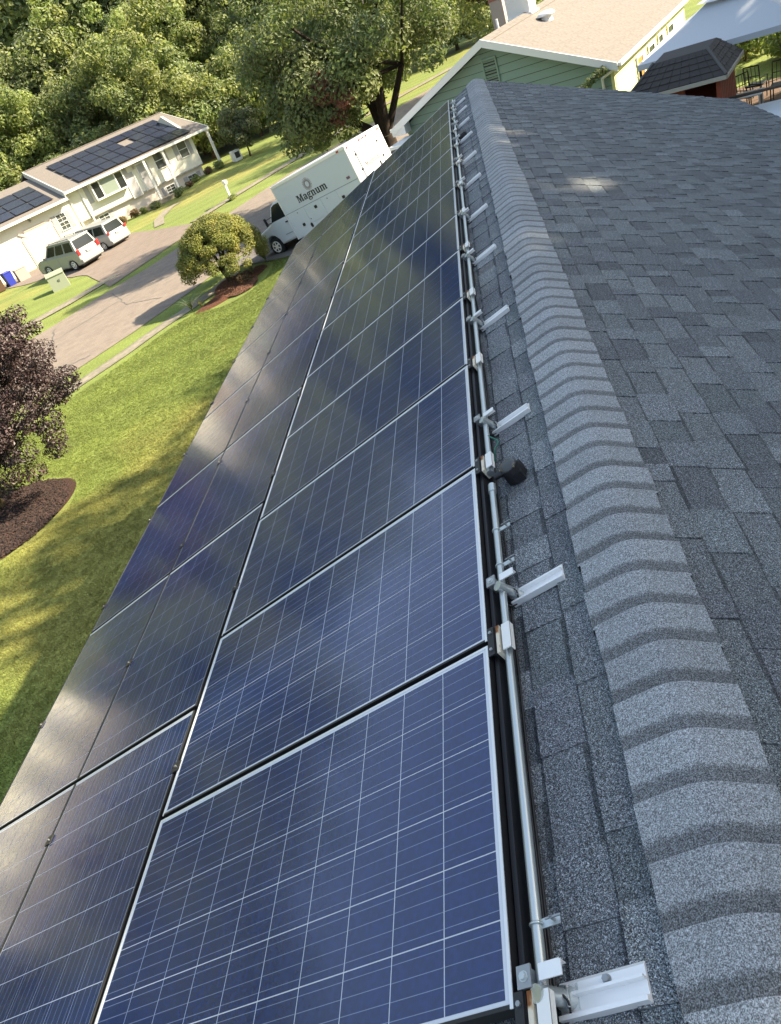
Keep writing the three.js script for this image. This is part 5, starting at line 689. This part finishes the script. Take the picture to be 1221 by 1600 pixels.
// bushes and flowers along the white house, plants round the little tree
{
  const bush = (name, label, x, z, r, n, leaf, cols, seed, y = 0.35, grp) => { const rd = rng(seed), t = thing(name, label, 'shrub', [x, gy(x, z), z], 0, grp); const cl = []; for (let i = 0; i < 9; i++) { const a = rd() * 6.28, q = r * 0.55 * Math.sqrt(rd()); cl.push([q * Math.cos(a), y * (0.5 + rd()), q * Math.sin(a), r * 0.5, 0.8]); } part(t, 'foliage', leaves(rd, cl, n, leaf, cols), M.leaf); part(t, 'stem', mg(cl.slice(0, 5).map(c => tube(V3(0, -0.1, 0), V3(c[0], c[1], c[2]), 0.02, 0.01, 5))), M.bark); };
  const ry = 43.66 * Math.PI / 180, loc = (x, z) => [-22.70 + x * Math.cos(ry) + z * Math.sin(ry), -71.20 - x * Math.sin(ry) + z * Math.cos(ry)];
  const F = [[0.17, 0.09, 0.02], [0.12, 0.12, 0.02], [0.2, 0.07, 0.03]];
  [[-0.7, 0.3, 0.6, 'rounded green shrub by the right end post of the white house', GREEN], [-1.9, 0.2, 0.5, 'pinkish flowering shrub under the lower right window of the white house', F], [-3.3, 0.3, 0.45, 'low green shrub left of the lower right window', GREEN], [-4.2, 0.4, 0.4, 'low reddish shrub between the right window and the porch posts', F], [-5.6, 1.0, 0.6, 'dark evergreen shrub just right of the porch', DEEP], [-8.2, 1.0, 0.6, 'dark evergreen shrub just left of the porch', DEEP], [-10.0, 0.2, 0.55, 'orange flowering plants below the bay window, nearest the porch', F], [-11.3, 0.3, 0.6, 'orange flowering plants below the bay window, nearest the minivan', F], [-9.1, 0.3, 0.4, 'small yellow green plant between the porch and the orange flowers', LIGHT]].forEach(([x, z, r, l, c], i) => { const p = loc(x, z); bush('foundation_shrub', l, p[0], p[1], r, 900, 0.07, c, 500 + i, r * 0.6, 'plants along the front of the white house'); });
  // clumps of strappy leaves and little plants in the bed
  const blades = (name, label, x, z, n, len, seed, c) => { const rd = rng(seed), t = thing(name, label, 'plant', [x, gy(x, z) + 0.06, z]); const g = []; for (let i = 0; i < n; i++) { const a = rd() * 6.28, l = len * (0.6 + 0.5 * rd()), o = 0.3 + 0.6 * rd(), w = 0.018, dx = Math.cos(a), dz = Math.sin(a); const P = k => [dx * l * o * k * k, l * (k - 0.35 * o * k * k), dz * l * o * k * k], q = k => w * (1 - k * 0.9); let pr = null; for (let k = 0; k <= 4; k++) { const p = P(k / 4), s = q(k / 4), A = [p[0] - dz * s, p[1], p[2] + dx * s], B = [p[0] + dz * s, p[1], p[2] - dx * s]; if (pr) g.push(tint(quad(pr[0], pr[1], B, A), c.map(v => v * (0.7 + 0.6 * rd())))); pr = [A, B]; } } part(t, 'blades', mg(g), M.leaf); return t; };
  blades('daylily', 'dark green strappy plant at the left tip of the mulch bed', -12.0, -26.0, 90, 0.75, 601, [0.05, 0.08, 0.02]); blades('ornamental_grass', 'tall pale grass clump at the right end of the mulch bed', -9.3, -28.9, 110, 0.9, 602, [0.24, 0.27, 0.09]);
  blades('lily_clump', 'pale yellow green low plants between the grass clump and the round tree', -9.75, -28.0, 110, 0.42, 603, [0.2, 0.24, 0.07]); blades('lily_clump', 'small yellow tipped plant beside the dark strappy plant', -11.7, -26.3, 40, 0.4, 605, [0.22, 0.22, 0.05]);
  bush('rust_shrub', 'low rust orange shrub in the mulch right of the round tree', -9.9, -27.4, 0.42, 500, 0.05, [[0.2, 0.09, 0.03], [0.15, 0.1, 0.03]], 604, 0.2);
  bush('verge_tuft', 'tuft of plants at the foot of the mailbox post', -16.4, -50.1, 0.4, 500, 0.05, GREEN, 606, 0.15);
  [[12.2, -31.5, 1.3], [13.6, -29.6, 1.5], [15.0, -27.6, 1.4], [11.2, -33.8, 1.6], [16.5, -25.5, 1.5]].forEach(([x, z, r], i) => bush('yard_bush', ['leafy bush behind the deck, second from the left', 'leafy bush behind the deck, in the middle of the row', 'leafy bush behind the deck, second from the right', 'leafy bush behind the deck, beside the green house', 'leafy bush behind the deck, at the right end of the row'][i], x, z, r, 2600, 0.11, i % 2 ? GREEN : LIGHT, 620 + i, r * 0.7, 'bushes behind the deck'));
  // climbing sprig on the green gable
  { const rd = rng(611), t = thing('climbing_vine', 'small leafy vine hanging on the green gable near its right corner', 'vine', [4.45, -3.05, -29.6]); const cl = []; for (let i = 0; i < 9; i++) cl.push([-0.75 + 0.17 * i, -0.5 + 0.075 * i + 0.05 * rd(), 0.25 + 0.075 * i * -0.4 + 0.35, 0.17, 0.9]); part(t, 'foliage', leaves(rd, cl, 900, 0.05, DEEP), M.leaf); part(t, 'stem', pathTube(cl.map(c => V3(c[0], c[1], c[2])), 0.015, 20, 5), M.bark); }
}
// blades of grass on the nearer lawn
{
  const g = []; const rd = rng(701); for (let i = 0; i < 7; i++) { const a = rd() * 6.28, x = (rd() - 0.5) * 0.11, z = (rd() - 0.5) * 0.11, h = 0.022 + 0.022 * rd(), l = 0.03 * rd(); g.push(strip(new THREE.BufferGeometry().setAttribute('position', new THREE.Float32BufferAttribute([x - 0.006 * Math.sin(a), 0, z + 0.006 * Math.cos(a), x + 0.006 * Math.sin(a), 0, z - 0.006 * Math.cos(a), x + l * Math.cos(a), h, z + l * Math.sin(a)], 3)))); g[i].computeVertexNormals(); }
  const N = 130000, im = new THREE.InstancedMesh(mg(g), std({ color: 0xffffff, roughness: 1, side: THREE.DoubleSide }), N), m = new THREE.Matrix4(), q = new THREE.Quaternion(), c = new THREE.Color(); let k = 0;
  while (k < N) { const x = -18 + rd() * 14, z = -29.5 + rd() * 27; if (x * 0.855 + z * 0.52 < -23.75) continue; if (((x + 13.4) / 1.9) ** 2 + ((z + 12.8) / 2.0) ** 2 < 1 || ((x + 10.4) / 1.6) ** 2 + ((z + 27.6) / 2.2) ** 2 < 1) { continue; } const s = 0.7 + 0.6 * rd(); m.compose(V3(x, gy(x, z) - 0.004, z), q.setFromAxisAngle(V3(0, 1, 0), rd() * 6.28), V3(s, s, s)); im.setMatrixAt(k, m); const t = grassTone(x, z), f = 0.30 + 0.2 * rd(); im.setColorAt(k, c.setRGB(t[0] * f, t[1] * f, t[2] * f)); k++; }
  im.name = 'grass_blades'; tag(im, 'short green blades of the mown front lawn', 'grass'); im.userData.kind = 'stuff'; im.castShadow = im.receiveShadow = true; scene.add(im);
}
{ // loose bark chips on the two beds
  const rd = rng(811); const chips = (name, label, cx, cz, rx, rz, rot, n, cols) => {
    const im = new THREE.InstancedMesh(strip(new THREE.BoxGeometry(1, 1, 1)), std({ color: 0xffffff, roughness: 1 }), n), m = new THREE.Matrix4(), q = new THREE.Quaternion(), e = new THREE.Euler(), c = new THREE.Color();
    for (let k = 0; k < n; k++) { const a = rd() * 6.283, u = Math.sqrt(rd()) * 1.0, px = rx * u * Math.cos(a), pz = rz * u * Math.sin(a), x = cx + px * Math.cos(rot) - pz * Math.sin(rot), z = cz + px * Math.sin(rot) + pz * Math.cos(rot); m.compose(V3(x, gy(x, z) + 0.035 + 0.095 * (1 - u * u) + 0.02 * rd(), z), q.setFromEuler(e.set((rd() - 0.5) * 0.9, rd() * 6.28, (rd() - 0.5) * 0.9)), V3(0.03 + 0.07 * rd(), 0.008 + 0.012 * rd(), 0.015 + 0.02 * rd())); im.setMatrixAt(k, m); const t = cols[Math.floor(rd() * cols.length)], f = 0.6 + 0.8 * rd(); im.setColorAt(k, c.setRGB(t[0] * f, t[1] * f, t[2] * f)); }
    im.name = name; tag(im, label, 'mulch'); im.userData.kind = 'stuff'; im.castShadow = im.receiveShadow = true; scene.add(im); };
  chips('bark_chips', 'loose dark brown bark chips in the bed under the purple tree', -13.55, -12.7, 1.85, 1.95, 0.2, 9000, [[0.035, 0.02, 0.017], [0.05, 0.028, 0.022], [0.022, 0.014, 0.013]]);
  chips('red_bark_chips', 'loose reddish bark chips in the bed under the round tree', -10.45, -27.5, 0.85, 1.6, -0.6, 5000, [[0.13, 0.058, 0.034], [0.09, 0.042, 0.028], [0.17, 0.085, 0.05]]);
}
renderer.render(scene, camera);
